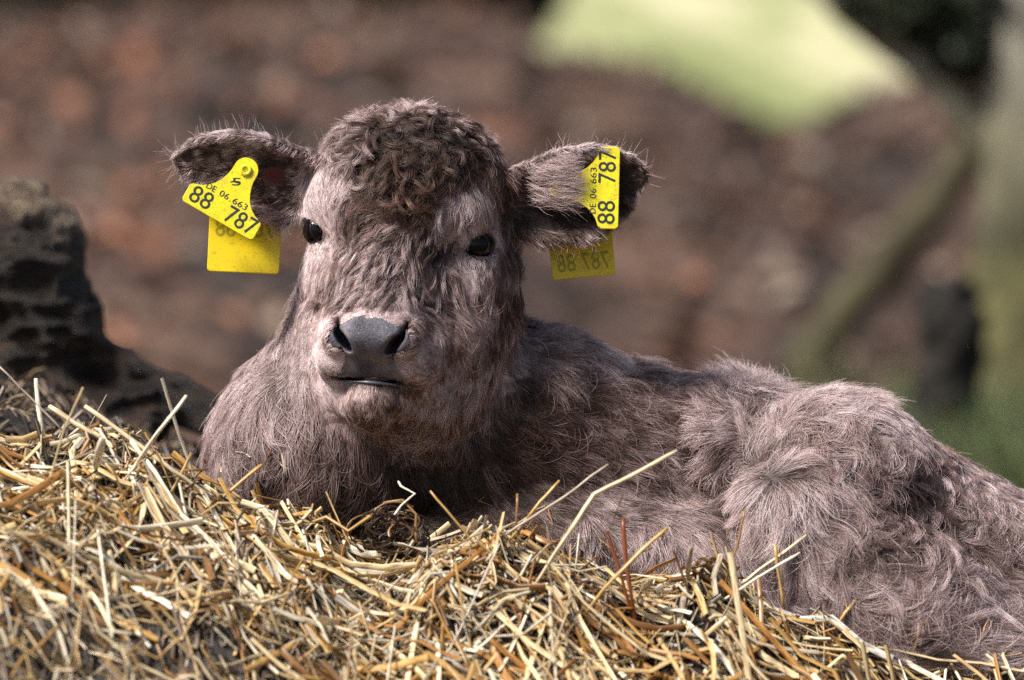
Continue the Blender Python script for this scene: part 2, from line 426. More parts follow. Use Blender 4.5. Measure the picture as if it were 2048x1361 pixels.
# ============================================================ the calf: coat
# comb tables: px, py, dir x, dir y (down positive), length px, lift, curl, dark, red
HEAD_T = np.array([
    (820, 215, .1, -1, 46, .9, .5, .06, .1), (740, 235, -.4, -.8, 44, .8, .5, .10, .1), (900, 225, .4, -.8, 44, .8, .5, .08, .1),
    (690, 262, -.6, .5, 42, .4, .8, .35, .1), (960, 262, .7, .2, 44, .5, .6, .30, .3), (1010, 290, .8, .3, 44, .5, .4, .30, .9),
    (770, 275, -.3, .8, 52, .4, 1.3, .75, .3), (850, 270, .1, .9, 56, .4, 1.4, .80, .4), (920, 285, .4, .8, 56, .4, 1.1, .75, .2),
    (640, 300, -.2, 1, 36, .3, .5, .25, .1), (720, 320, -.4, .8, 44, .3, .8, .40, .1), (800, 330, -.1, 1, 58, .4, 1.4, .85, .6),
    (860, 330, -.2, 1, 60, .4, 1.2, .85, .7), (930, 320, .7, .5, 62, .3, .4, .60, .2), (990, 350, .5, .9, 60, .3, .2, .55, .4),
    (625, 360, .0, 1, 34, .2, .1, .05, 0), (665, 350, .1, 1, 36, .2, .2, .05, 0), (700, 370, .0, 1, 36, .2, .3, .12, 0),
    (760, 380, -.8, .3, 50, .3, .5, .65, .4), (820, 385, -.5, .6, 54, .4, .8, .80, .9), (870, 360, -.3, 1, 50, .3, .4, .60, .2),
    (640, 410, .15, 1, 30, .12, .0, .02, 0), (670, 430, .2, 1, 34, .12, .1, .10, .2), (700, 440, .1, 1, 28, .2, .2, .60, .2),
    (750, 420, -.9, .3, 40, .3, .4, .55, .3), (900, 390, .0, 1, 40, .2, .1, .15, 0), (940, 390, .3, .9, 38, .2, .1, .08, 0),
    (980, 410, .5, .9, 40, .2, .1, .20, .1), (1015, 420, .2, 1, 46, .2, .1, .60, .5), (890, 440, .0, 1, 36, .2, .1, .15, 0),
    (930, 450, .3, .6, 24, .1, .0, .15, .2), (980, 460, .6, .6, 22, .1, .0, .30, .2), (1030, 480, .1, 1, 46, .3, .1, .62, .4),
    (800, 450, -.7, .5, 34, .3, .6, .40, .2), (850, 450, -.2, 1, 32, .3, .5, .45, .1), (740, 480, -.6, .7, 30, .2, .3, .35, .1),
    (690, 490, -.3, 1, 24, .1, .1, .25, .2), (870, 490, -.4, .9, 26, .2, .3, .60, .1), (820, 500, -.4, .8, 34, .2, .5, .45, 0),
    (640, 500, -.1, 1, 16, .05, .0, .08, .1), (612, 470, -.2, 1, 20, .1, 0, .15, .1), (620, 540, -.3, 1, 22, .1, .0, .12, .1),
    (670, 540, -.6, .8, 28, .1, .1, .20, .1), (730, 540, -.6, .8, 34, .2, .5, .30, 0), (790, 550, -.3, 1, 34, .2, .6, .40, 0),
    (850, 550, .35, .9, 38, .2, .3, .28, 0), (910, 545, .45, .9, 36, .15, .2, .20, 0), (955, 545, .2, 1, 22, .1, .1, .15, .1),
    (1000, 550, .3, 1, 40, .3, .1, .40, .2), (1030, 590, .5, 1, 46, .5, .1, .55, .2), (600, 600, -.4, 1, 28, .25, .05, .20, .1),
    (650, 600, -.7, .6, 30, .15, .2, .30, .1), (700, 600, -.6, .7, 28, .15, .4, .35, 0), (760, 600, -.1, 1, 24, .2, .4, .40, 0),
    (820, 600, .6, .7, 38, .15, .3, .30, 0), (880, 600, .75, .6, 42, .15, .2, .28, 0), (940, 620, .6, .8, 40, .2, .1, .22, .1),
    (990, 650, .1, 1, 38, .3, .1, .35, .2), (745, 632, -.1, -.6, 7, .1, 0, .10, .5), (690, 640, -.8, -.2, 8, .1, 0, .12, .4), (810, 640, .8, -.1, 8, .1, 0, .20, .5),
    (655, 660, -.9, .5, 12, .1, .0, .06, .2), (640, 720, -.7, .7, 10, .1, 0, .04, .1), (660, 745, -.5, .8, 9, .1, 0, .10, .1),
    (845, 690, .9, .3, 12, .1, 0, .30, .3), (860, 740, .8, .6, 12, .1, 0, .30, .3), (850, 640, .85, .4, 36, .15, .1, .40, .2), (900, 680, .6, .8, 36, .2, .1, .32, .3),
    (610, 690, -.3, 1, 32, .25, .05, .05, 0), (600, 760, -.2, 1, 42, .3, .1, .10, .1), (920, 760, .0, 1, 42, .3, .1, .20, .3), (970, 740, .2, 1, 44, .35, .1, .25, .2),
    (720, 790, -.2, 1, 14, .2, 0, .28, .3), (790, 800, .2, 1, 16, .2, 0, .42, .4), (760, 840, 0, 1, 26, .25, .0, .34, .4), (690, 820, -.2, 1, 24, .3, 0, .15, .2),
    (850, 830, .1, 1, 36, .3, 0, .28, .4), (740, 890, 0, 1, 50, .35, .05, .15, .2), (840, 890, .1, 1, 50, .35, .05, .22, .3), (920, 830, .3, 1, 48, .35, .05, .28, .3),
])
BODY_T = np.array([  # dark column also paints shade: chest below the throat, neck, flank fold
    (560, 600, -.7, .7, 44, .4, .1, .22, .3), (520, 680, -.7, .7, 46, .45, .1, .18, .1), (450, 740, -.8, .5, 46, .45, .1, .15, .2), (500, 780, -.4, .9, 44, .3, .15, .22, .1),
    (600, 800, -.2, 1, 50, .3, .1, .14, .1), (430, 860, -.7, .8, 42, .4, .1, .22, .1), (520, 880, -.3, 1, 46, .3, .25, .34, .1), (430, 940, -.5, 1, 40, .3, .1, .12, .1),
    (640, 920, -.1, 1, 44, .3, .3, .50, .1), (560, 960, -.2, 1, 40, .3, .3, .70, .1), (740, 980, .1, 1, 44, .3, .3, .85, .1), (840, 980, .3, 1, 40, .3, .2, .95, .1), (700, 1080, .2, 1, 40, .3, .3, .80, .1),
    (920, 900, .5, .9, 44, .3, .1, .85, .2), (1000, 760, .7, .6, 44, .3, .1, .70, .2), (1050, 680, .8, -.3, 46, .5, .1, .30, .2), (1060, 630, .5, -.9, 44, .8, .2, .30, .2),
    (1150, 650, .6, -.7, 46, .7, .2, .20, .1), (1120, 740, 1, .2, 46, .25, .1, .35, .1), (1220, 690, 1, -.2, 42, .4, .15, .20, .1), (1330, 730, 1, -.1, 36, .35, .1, .20, .1), (1400, 740, 1, -.3, 34, .5, .2, .20, .1),
    (1250, 780, 1, .25, 46, .25, .1, .48, .1), (1100, 840, 1, .3, 46, .25, .1, .62, .2), (1000, 920, .7, .6, 42, .25, .15, .72, .2), (1350, 830, 1, .4, 42, .25, .1, .50, .3), (1390, 900, .8, .8, 30, .2, .2, .85, .3), (1425, 960, .7, .7, 26, .2, .2, .85, .2),
    (1200, 900, 1, .35, 44, .2, .1, .50, .1), (1300, 950, 1, .3, 44, .2, .1, .35, .0), (1100, 980, .7, .6, 40, .2, .2, .65, .1), (1230, 1010, .9, .4, 40, .2, .2, .40, 0), (1350, 1010, .9, .5, 42, .2, .1, .30, 0),
    (1440, 1030, .8, .7, 30, .2, .1, .75, 0), (1180, 1080, .3, 1, 36, .2, .25, .35, 0), (1300, 1090, .3, 1, 36, .2, .1, .20, 0), (1400, 1100, .3, 1, 36, .2, .1, .22, 0), (1020, 1060, .5, .8, 36, .25, .2, .60, .1),
    (1450, 780, .1, -1, 44, .6, .3, .20, .1), (1520, 760, .3, -1, 50, .9, .3, .12, .1), (1600, 750, .5, -.9, 50, .8, .2, .10, .1), (1700, 770, .8, -.6, 46, .8, .2, .10, .1), (1450, 860, -.8, -.2, 44, .35, .2, .15, .1),
    (1430, 920, -.7, .5, 44, .35, .2, .25, .1), (1540, 850, .6, -.7, 54, .3, .2, .12, .1), (1640, 830, .8, -.5, 50, .3, .2, .10, 0), (1560, 900, .3, -.9, 44, .4, .4, .30, .1), (1620, 890, .7, .2, 46, .4, .6, .35, .1), (1480, 960, -.8, .2, 40, .3, .2, .20, 0),
    (1740, 850, 1, .2, 46, .35, .3, .15, 0), (1800, 820, 1, .0, 42, .6, .3, .20, 0), (1880, 870, 1, -.2, 44, .6, .4, .35, .2), (1960, 930, 1, -.1, 44, .6, .3, .35, .1), (2040, 980, 1, .1, 44, .5, .3, .15, 0),
    (1720, 930, .8, .6, 48, .4, .6, .45, 0), (1820, 960, 1, .5, 46, .4, .9, .50, 0), (1930, 980, 1, .3, 46, .4, .5, .20, 0), (1510, 1030, -.3, 1, 50, .25, .1, .02, 0), (1570, 1010, .2, 1, 60, .25, .15, .05, 0), (1470, 1110, -.1, 1, 54, .3, .15, .12, 0),
    (1640, 1020, .6, .8, 56, .3, .2, .25, 0), (1560, 1130, .2, 1, 60, .25, .15, .15, 0), (1680, 1110, .4, 1, 56, .3, .25, .35, 0), (1760, 1060, .7, .8, 50, .4, .6, .62, 0), (1860, 1060, .9, .5, 50, .4, .6, .60, 0), (1980, 1070, 1, .3, 50, .4, .6, .40, 0), (2100, 1080, 1, .4, 50, .3, .4, .35, 0),
    (1620, 1220, .5, .9, 52, .25, .2, .30, 0), (1730, 1180, .9, .5, 54, .3, .3, .30, 0), (1850, 1150, 1, -.1, 54, .35, .4, .35, 0), (1980, 1180, 1, .0, 54, .3, .3, .25, 0), (2100, 1200, 1, .2, 54, .3, .3, .25, 0),
    (1720, 1270, .2, 1, 50, .3, .3, .30, 0), (1820, 1270, .5, -.6, 46, .3, .4, .25, 0), (1930, 1270, 1, -.2, 50, .3, .3, .20, 0), (2040, 1300, .9, .3, 50, .3, .3, .25, 0), (1850, 1340, .8, .6, 46, .3, .3, .25, 0), (2150, 1340, 1, .4, 50, .3, .3, .3, 0),
])
def shepard(T, uv, power=3.2, soft=16.0):
    d2 = ((uv[:, None, :] - T[None, :, :2]) ** 2).sum(-1) + soft ** 2
    w = d2 ** (-power / 2 * 1.3)
    w /= w.sum(1, keepdims=True)
    return w @ T[:, 2:]
def roots_on(bv, bf, n, weight):
    tri = np.concatenate([bf[:, [0, 1, 2]], bf[:, [0, 2, 3]]])
    a, b, c = bv[tri[:, 0]], bv[tri[:, 1]], bv[tri[:, 2]]
    area = np.linalg.norm(np.cross(b - a, c - a), axis=1) / 2
    cen = (a + b + c) / 3
    w = area * weight(cen)
    w = np.cumsum(w); k = np.searchsorted(w, rng.random(n) * w[-1])
    k = np.minimum(k, len(tri) - 1)
    r1, r2 = np.sqrt(rng.random(n))[:, None], rng.random(n)[:, None]
    return a[k] * (1 - r1) + b[k] * (r1 * (1 - r2)) + c[k] * (r1 * r2)
def comb(p, nrm):
    """per root: direction (3), length, lift, curl, dark, red"""
    N = len(p); uv = project(p)
    dh = sdf_points(head, [], p); dl = EARL.d(p[:, 0], p[:, 1], p[:, 2]); dr = EARR.d(p[:, 0], p[:, 1], p[:, 2])
    db = sdf_points(body, [], p)
    wh = 1 / (1 + np.exp(np.clip((dh - db) / 14.0, -30, 30)))
    out = np.empty((N, 7))
    for s0 in range(0, N, 40000):
        s1 = slice(s0, s0 + 40000)
        out[s1] = shepard(HEAD_T, uv[s1]) * wh[s1, None] + shepard(BODY_T, uv[s1]) * (1 - wh[s1, None])
    out[:, 2] *= 1.15 + 0.70 * (1 - wh); out[:, 3] *= 0.62
    D = np.stack([out[:, 0], -out[:, 1], np.zeros(N)], 1)
    L, lift, curl, dark, red = out[:, 2], out[:, 3], out[:, 4], out[:, 5], out[:, 6]
    for E, dd, sgn in ((EARL, dl, -1), (EARR, dr, 1)):
        u, v, w = E.uvw(p[:, 0], p[:, 1], p[:, 2])
        m = (dd < 8) & (dh > 4) & (u > -15)
        we = np.clip((dh - 4) / 30.0, 0, 1) * m
        inner = (nrm @ E.w > 0.15)
        us = [q[0] for q in E.prof]; lo = np.interp(u, us, [q[1] for q in E.prof]); hi = np.interp(u, us, [q[2] for q in E.prof])
        vn = (v - (lo + hi) / 2) / np.maximum((hi - lo) / 2, 8)
        De = E.u[None] * (0.9 - 0.3 * np.abs(vn[:, None])) + E.v[None] * (vn[:, None] * np.where(inner, -.45, 0.5)[:, None]) + np.array([0, -1, 0.0]) * np.where(vn < -.4, .8, .12)[:, None]
        k = we[:, None]
        D = D * (1 - k) + norm(De) * k
        edge = np.abs(vn)
        Le = np.where(inner, 15 + 1 * edge, 11 + 4 * edge) + np.where(vn < -.5, 38 * np.clip(1 - u / 240, 0, 1), 0)
        de = np.where(inner, 0.44 - 0.32 * np.clip((edge - .6) / .4, 0, 1), .14) + np.where((sgn > 0) & inner & ((u > E.L * .72) | (vn < -.25)), .26, 0)
        de = np.where((u < 100) & inner, de + .12, de)
        L = L * (1 - we) + Le * we; lift = lift * (1 - we) + (.16 + .3 * (edge > .8)) * we; curl = curl * (1 - we) + .15 * we
        dark = dark * (1 - we) + np.clip(de, 0, 1) * we; red = red * (1 - we) + (.35 * np.clip(1 - u / 120, 0, 1) * (~inner)) * we
    ne = near_eye(p)
    up_ = np.zeros(N, bool)
    for c_, r_, tl_ in EYES: up_ |= (p[:, 1] > c_[1] + 6) & (np.abs(p[:, 0] - c_[0]) < 60) & (p[:, 1] < c_[1] + 70)
    L = np.where((ne < 26) & ~up_, np.minimum(L, 9 + 0.55 * np.maximum(ne, 0)), np.where((ne < 26) & up_, np.minimum(L, 22 + .5 * np.maximum(ne, 0)), L))
    lt = leather(p)
    L = np.where(lt < 26, np.minimum(L, 10 + 0.6 * np.maximum(lt, 0)), L)
    red = red * np.clip(lt / 60, .15, 1)
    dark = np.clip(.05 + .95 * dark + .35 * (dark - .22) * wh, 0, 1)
    return norm(D), L, lift, curl, dark, red
def grow(p, n0, D, L, lift, K, kap, wob, seed=0, drop=0.0):
    """march a strand over the skin: tangent comb direction + lift, turning at rate kap, kept outside the skin"""
    N = len(p); P = np.empty((N, K, 3)); P[:, 0] = p - n0 * 2.0
    step = (L / (K - 1))[:, None]
    tan = norm(D - (D * n0).sum(1, keepdims=True) * n0 + 1e-4)
    d = norm(tan + n0 * (0.35 + lift)[:, None])
    pos = p.copy(); nn = n0
    for k in range(1, K):
        a = kap * step[:, 0]
        ca, sa = np.cos(a)[:, None], np.sin(a)[:, None]
        d = d * ca + np.cross(nn, d) * sa + nn * ((d * nn).sum(1, keepdims=True)) * (1 - ca)
        d = norm(d + wob * vnoise(pos, 46.0, seed) + np.array([0, -drop, 0]) - nn * (0.10 * (1.15 - lift))[:, None])
        pos = pos + d * step
        s = trilin(AX, G, pos); lim = 1.2 + 1.5 * k / K
        bad = s < lim
        if bad.any():
            nb = gradn(AX, G, pos[bad]); pos[bad] += nb * np.clip(lim - s[bad], 0, 8)[:, None]
            dd = d[bad]; dn = (dd * nb).sum(1, keepdims=True); d[bad] = norm(dd - nb * np.minimum(dn, 0))
        if k in (2, 4): nn = gradn(AX, G, pos)
        P[:, k] = pos
    return P
def wgt(c):
    uv = project(c)
    w = np.where((sdf_points(head, [], c) < 12) | (EARL.d(c[:, 0], c[:, 1], c[:, 2]) < 12) | (EARR.d(c[:, 0], c[:, 1], c[:, 2]) < 12), 1.9, 1.0)
    n = gradn(AX, G, c)
    vd = norm(c - np.array([0, 0, -DIST / S]))
    f = (n * vd).sum(1)
    w = w * np.where(f < 0.12, 1.0, np.where(f < .5, .35, .12))
    w = w * (c[:, 1] > V(0, 1480, 0)[1]) * (uv[:, 0] < 2330)
    lt0 = leather(c); w = w * (near_eye(c) > 2) * np.where(lt0 > 0, 1.0, np.where((lt0 > -13) & ((c - HO) @ HC > -190), .6, np.where((lt0 > -7) & ((c - HO) @ HC < -222), .7, 0.0)))
    # nothing grows inside the nostrils, mouth or ear canal
    q = c - HO
    md = np.min([m.d(c[:, 0], c[:, 1], c[:, 2]) for m in NOST + MOUTH], axis=0)
    lt = leather(c); w = w * np.where((lt < 60) & (q @ HB > 60), 3.2, 1.0)
    canal = np.linalg.norm((uv - np.array([552, 352])) * np.array([1, 1.5]), axis=1) < 30
    w = w * ~(canal & (EARL.d(c[:, 0], c[:, 1], c[:, 2]) < 6))
    return w * (md > 2.5)
NF = 450000
KP = 10
gp = roots_on(bv, bf, 24000, wgt); gn = gradn(AX, G, gp)
gc = comb(gp, gn)[3]; kg = rng.random(len(gp)) < np.clip(1.0 - 0.85 * gc, .16, 1); gp, gn = gp[kg], gn[kg]
gD, gL, gl, gc, gd, gr = comb(gp, gn)
gD = norm(gD + 0.30 * vnoise(gp, 190, 2) + 0.10 * vnoise(gp, 50, 9) + rng.normal(0, .09, (len(gp), 3)))
gk = gc * np.clip(gc * 1.4, .15, 1) * rng.choice([-1, 1], len(gp)) * rng.uniform(.5, 1.2, len(gp)) / 15.0 + rng.normal(0, .0045, len(gp))
gL2 = gL * rng.uniform(.8, 1.2, len(gp))
GP = grow(gp, gn, gD, gL2, gl, KP, gk, 0.03, 3)
big = rng.random(len(gp)); bigd = rng.normal(0, 1, len(gp))
def resample_clump(p):
    kd = KDTree(len(gp))
    for i, q in enumerate(gp): kd.insert(q, i)
    kd.balance()
    return np.array([kd.find(q)[1] for q in p], dtype=np.int64)
p = roots_on(bv, bf, NF, wgt); n_ = gradn(AX, G, p)
D, L, lift, curl, dark, red = comb(p, n_)
gi = resample_clump(p)
loose = rng.random(NF) < 0.16
L = L * rng.uniform(.6, 1.15, NF) * np.where(loose & (rng.random(NF) < .25), 1.3, 1.0)
kap = np.where(loose, rng.normal(0, .012, NF), gk[gi] * 0.8)
D = norm(D + 0.30 * vnoise(p, 190, 2) + 0.10 * vnoise(p, 50, 9) + rng.normal(0, .10, (NF, 3)))
P = grow(p, n_, D, L, lift, KP, kap, 0.03, 3)
tt = np.linspace(0, 1, KP)
clump = np.clip(0.18 + 0.6 * curl + 0.5 * rng.random(NF), 0, .92) * np.where(loose, .15, 1) * np.clip(L / 22, .2, 1)
wc = clump[:, None] * np.clip(tt * 1.25, 0, 1)[None] ** 1.1
tgt = GP[gi] + (p - gp[gi])[:, None, :] * (1 - (0.86 - .30 * np.clip(curl, 0, 1.2))[:, None, None] * tt[None, :, None] ** .8)
sc = (L / np.maximum(gL2[gi], 5))[:, None, None]
P = P * (1 - wc[..., None]) + (p[:, None, :] + (tgt - p[:, None, :]) * np.minimum(sc, 1.1)) * wc[..., None]
var = rng.normal(0, .09, NF) + 0.12 * bigd[gi]
dk = np.clip(dark * (1 + .25 * np.clip(curl - .5, 0, 1)) + 0.12 * snoise(p, 60, 4) + var, 0, 1)
rd = np.clip(red * .45 * (1 - .6 * dk) + 0.08 * rng.random(NF), 0, 1)
rad = (0.12 + 0.05 * rng.random(NF)) * 1e-3
def hair_object(name, Pw, rad, tip, cols, m, parent):
    N, K, _ = Pw.shape
    hc = bpy.data.hair_curves.new(name); hc.add_curves([K] * N)
    hc.attributes["position"].data.foreach_set("vector", Pw.astype(np.float32).ravel())
    ra = hc.attributes.get("radius") or hc.attributes.new("radius", 'FLOAT', 'POINT')
    prof = np.interp(np.linspace(0, 1, K), [0, .15, .6, 1], [.85, 1, .85, tip])
    ra.data.foreach_set("value", (rad[:, None] * prof[None]).astype(np.float32).ravel())
    for k_, v_ in cols.items():
        a = hc.attributes.new(k_, 'FLOAT', 'CURVE'); a.data.foreach_set("value", v_.astype(np.float32))
    hc.materials.append(m)
    return link(bpy.data.objects.new(name, hc), parent)
fur_m = bpy.data.materials.new("calf_fur"); fur_m.use_nodes = True; t = fur_m.node_tree; t.nodes.remove(t.nodes["Principled BSDF"])
hb = nd(t, "ShaderNodeBsdfPrincipled"); hb.inputs["Roughness"].default_value = 0.45; hb.inputs["Specular IOR Level"].default_value = 0.42
hb.inputs["Anisotropic"].default_value = 0.0
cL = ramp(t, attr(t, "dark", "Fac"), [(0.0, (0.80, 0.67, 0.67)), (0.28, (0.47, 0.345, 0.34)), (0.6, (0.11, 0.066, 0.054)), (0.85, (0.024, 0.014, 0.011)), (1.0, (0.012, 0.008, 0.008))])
cR = mixc(t, attr(t, "red", "Fac"), cL, mixc(t, 0.75, cL, (0.42, 0.17, 0.08)))
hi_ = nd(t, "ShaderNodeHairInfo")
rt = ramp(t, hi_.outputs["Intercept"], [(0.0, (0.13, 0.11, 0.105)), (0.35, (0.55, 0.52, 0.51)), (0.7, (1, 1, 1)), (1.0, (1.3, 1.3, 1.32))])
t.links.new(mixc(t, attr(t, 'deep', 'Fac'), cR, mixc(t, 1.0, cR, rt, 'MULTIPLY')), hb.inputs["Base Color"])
t.links.new(hb.outputs[0], t.nodes["Material Output"].inputs[0])
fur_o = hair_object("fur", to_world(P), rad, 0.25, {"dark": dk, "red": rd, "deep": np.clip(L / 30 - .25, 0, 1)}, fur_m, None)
adopt(fur_o, calf_root)
# locks: strands that keep together in one curl or wave
def locks(name, cand, M, gap, r_rng, len_rng, rise, spread, ns, wave, dk_fn, red_fn, conv=.35, KL=18, jit=.15):
    cn = gradn(AX, G, cand); cD = comb(cand, cn)[0]
    sel = []
    for i in range(len(cand)):
        if len(sel) >= M: break
        if not sel or np.min(np.linalg.norm(cand[sel] - cand[i], axis=1)) > gap: sel.append(i)
    LP, LN_, LD = cand[sel], cn[sel], cD[sel]; M_ = len(sel)
    LD = norm(LD + .3 * vnoise(LP, 120, 2))
    t1 = norm(LD - (LD * LN_).sum(1, keepdims=True) * LN_ + jit * rng.normal(size=(M_, 3))); t1 = norm(t1 - (t1 * LN_).sum(1, keepdims=True) * LN_); t2 = np.cross(LN_, t1)
    sg = rng.choice([-1, 1], M_); r0 = rng.uniform(*r_rng, M_); Lk = rng.uniform(*len_rng, M_); sl_ = np.linspace(0, 1, KL)
    w_ = rng.uniform(0, 6.28, M_)
    turn = (1 - wave) + wave * np.sin(sl_[None] * (5 + 5 * rng.random(M_))[:, None] + w_[:, None])
    kapl = sg[:, None] / (r0[:, None] * (1.25 - .6 * sl_[None] ** 1.3)) * turn; phi = np.cumsum(kapl * (Lk / KL)[:, None], 1) - (1 - wave) * sg[:, None] * rng.uniform(.2, 1.2, M_)[:, None]
    cx = np.cumsum(np.cos(phi) * (Lk / KL)[:, None], 1); cy_ = np.cumsum(np.sin(phi) * (Lk / KL)[:, None], 1)
    hh = (3 + rng.uniform(*rise, M_)[:, None] * np.sin(np.minimum(sl_[None] * 2.4, 1.9)))
    CP = LP[:, None, :] + cx[..., None] * t1[:, None, :] + cy_[..., None] * t2[:, None, :]
    for it in range(2):
        fl_ = CP.reshape(-1, 3); sv_ = trilin(AX, G, fl_); nb = gradn(AX, G, fl_); CP = (fl_ + nb * np.clip(hh.ravel() - sv_, -30, 30)[:, None] * .9).reshape(M_, KL, 3)
    CP[:, 0] = LP
    T_ = np.gradient(CP, axis=1); T_ = norm(T_); Nf = norm(np.cross(T_, np.repeat(LN_[:, None, :], KL, 1))); Bf = np.cross(T_, Nf)
    wd_ = rng.normal(0, 1, (M_, ns, 2)) * np.array(spread); tp_ = np.interp(sl_, [0, .25, .7, 1], [1.6, 1, .9, conv])
    Q = CP[:, None] + wd_[..., 0][:, :, None, None] * tp_[None, None, :, None] * Nf[:, None] + wd_[..., 1][:, :, None, None] * tp_[None, None, :, None] * Bf[:, None]
    # strands end at different lengths and stray a little
    cut = rng.uniform(.62, 1.0, (M_, ns)); idx = sl_[None, None] * cut[..., None] * (KL - 1); i0 = np.clip(idx.astype(int), 0, KL - 2); fr_ = (idx - i0)[..., None]
    Q = np.take_along_axis(Q, i0[..., None], 2) * (1 - fr_) + np.take_along_axis(Q, (i0 + 1)[..., None], 2) * fr_
    Q = (Q + rng.normal(0, 1, (M_, ns, 1, 3)) * (sl_ ** 2)[None, None, :, None] * spread[0] * .7).reshape(M_ * ns, KL, 3)
    lp_ = np.repeat(LP, ns, 0); n2 = M_ * ns
    dk_ = np.repeat(dk_fn(LP) + rng.normal(0, .10, M_), ns) + rng.normal(0, .08, n2)
    return hair_object(name, to_world(Q), rng.uniform(.09, .15, n2) * 1e-3, .3, {"dark": np.clip(dk_, 0, 1), "red": np.clip(red_fn(lp_), 0, 1), "deep": np.full(n2, .9)}, fur_m, None)
def cands(n, f):
    c = roots_on(bv, bf, n, lambda q: (gradn(AX, G, q)[:, 2] < .3).astype(float) * f(q)); return c
def table_dark(P_): return comb(P_, gradn(AX, G, P_))[4]
def in_head(c): return (sdf_points(head, [], c) < 8) * 1.0
c0 = cands(6000, lambda c: in_head(c) * (project(c)[:, 1] < 470)); k0 = comb(c0, gradn(AX, G, c0))[3]; c0 = c0[(k0 > .66 + .3 * rng.random(len(c0))) & (project(c0)[:, 1] > 238) & ((project(c0)[:, 1] > 300) | (np.abs(project(c0)[:, 0] - 828) < 125))]
adopt(locks("forelock", c0, 200, 12.0, (13, 34), (35, 90), (4, 24), (2.7, 2.2), 34, .45, lambda P_: np.clip(table_dark(P_) * rng.uniform(.5, 1.15, len(P_)) * np.clip(1.15 - np.abs(project(P_)[:, 0] - 835) / 330, .4, 1) + .05, .15, .92) , lambda P_: .42 * np.exp(-((project(P_)[:, 0] - 830) / 55) ** 2 - ((project(P_)[:, 1] - 375) / 60) ** 2) * (rng.random(len(P_)) < .6), 1.5, 18, .6), calf_root)
def bridge(c):
    u = project(c); return in_head(c) * (u[:, 0] > 665) * (u[:, 0] < 925) * (u[:, 1] > 395) * (u[:, 1] < 615) * (near_eye(c) > 34) * (leather(c) > 28)
adopt(locks("face_hair", cands(3000, bridge), 75, 17.0, (22, 60), (40, 78), (3, 8), (2.4, 1.5), 26, .5, lambda P_: table_dark(P_) * .8 + .04, lambda P_: np.zeros(len(P_)), 1.1, 14, .3), calf_root)
def rump(c):
    u = project(c); return (1 - in_head(c)) * (np.abs(u[:, 0] - 1430) > 45) * (EARL.d(c[:, 0], c[:, 1], c[:, 2]) > 15) * (EARR.d(c[:, 0], c[:, 1], c[:, 2]) > 15) * (u[:, 0] > 1470) * (u[:, 0] < 2200)
adopt(locks("shaggy_hair", cands(5000, rump), 430, 26.0, (70, 210), (75, 150), (3, 15), (5.0, 3.2), 50, .5, lambda P_: table_dark(P_) * rng.uniform(.6, 1.35, len(P_)), lambda P_: np.zeros(len(P_)), .4, 16, .35), calf_root)
# long hair of the right ear falling across its tag
E = EARR; no = 1500
uu = rng.uniform(8, 88, no); vv_ = rng.uniform(-30, 74, no) * np.interp(uu, [0, 88], [.7, 1])
ob_ = E.o + uu[:, None] * E.u + vv_[:, None] * E.v - 8 * E.w
ob_ = ob_ + E.w * np.array([0.0])
kk = rng.integers(0, 60, no); lk = rng.normal(0, 1, (60, 4))
LL = rng.uniform(50, 105, no) * (1 - .35 * (uu > 60)); ts = np.linspace(0, 1, KP)
wv = np.sin(ts[None] * 5 + lk[kk, 0][:, None] * 2) * 5
Pe = ob_[:, None, :] + (ts[None] * LL[:, None])[..., None] * E.u + ((np.sin(np.minimum(ts[None] * 1.9, 1.45)) * rng.uniform(54, 78, no)[:, None]))[..., None] * E.w \
    + ((wv + ts[None] ** 1.5 * (lk[kk, 1] * 9 + rng.normal(0, 5, no) - 8)[:, None]))[..., None] * E.v
fur_e = hair_object("ear_hair", to_world(Pe), (0.10 + .04 * rng.random(no)) * 1e-3, .25, {"dark": np.clip(.12 + .2 * rng.random(no), 0, 1), "red": .1 * rng.random(no), "deep": np.full(no, .5)}, fur_m, None)
adopt(fur_e, calf_root)
st_p, st_d, st_l = [], [], []
for px_, py_, dx_, dy_, sp_, k_ in ((420, 238, -.1, -1, 60, 40), (560, 275, .1, -1, 60, 26), (1150, 292, .2, -1, 60, 40), (1255, 318, .5, -.9, 30, 26), (345, 300, -1, -.3, 18, 20), (820, 215, 0, -1, 90, 130), (1010, 280, .6, -.8, 30, 46), (350, 365, -.6, .9, 14, 20), (560, 470, -.1, 1, 25, 40), (1130, 485, .1, 1, 60, 60), (1290, 350, 1, 0, 8, 16)):
    q = V(px_, py_, 10)[None] + rng.normal(0, 1, (k_ * 3, 3)) * np.array([sp_, 12, 14]); 
    for _ in range(3): q = q - gradn(AX, G, q) * trilin(AX, G, q)[:, None] * .9
    q = q[np.abs(trilin(AX, G, q)) < 6][:k_]
    st_p.append(q); st_d.append(np.array([[dx_, -dy_, -.1]]).repeat(len(q), 0) + rng.normal(0, .22, (len(q), 3))); st_l.append(rng.uniform(22, 52, len(q)))
q = np.concatenate(st_p); dq = norm(np.concatenate(st_d)); lq = np.concatenate(st_l)
Ps = grow(q, gradn(AX, G, q), dq, lq, np.full(len(q), .9), 10, rng.normal(0, .02, len(q)), .05, 4)
adopt(hair_object("stray_hair", to_world(Ps), np.full(len(q), .00009), .3, {"dark": rng.uniform(0, .5, len(q)), "red": rng.uniform(0, .5, len(q)) ** 2, "deep": np.full(len(q), .4)}, fur_m, None), calf_root)
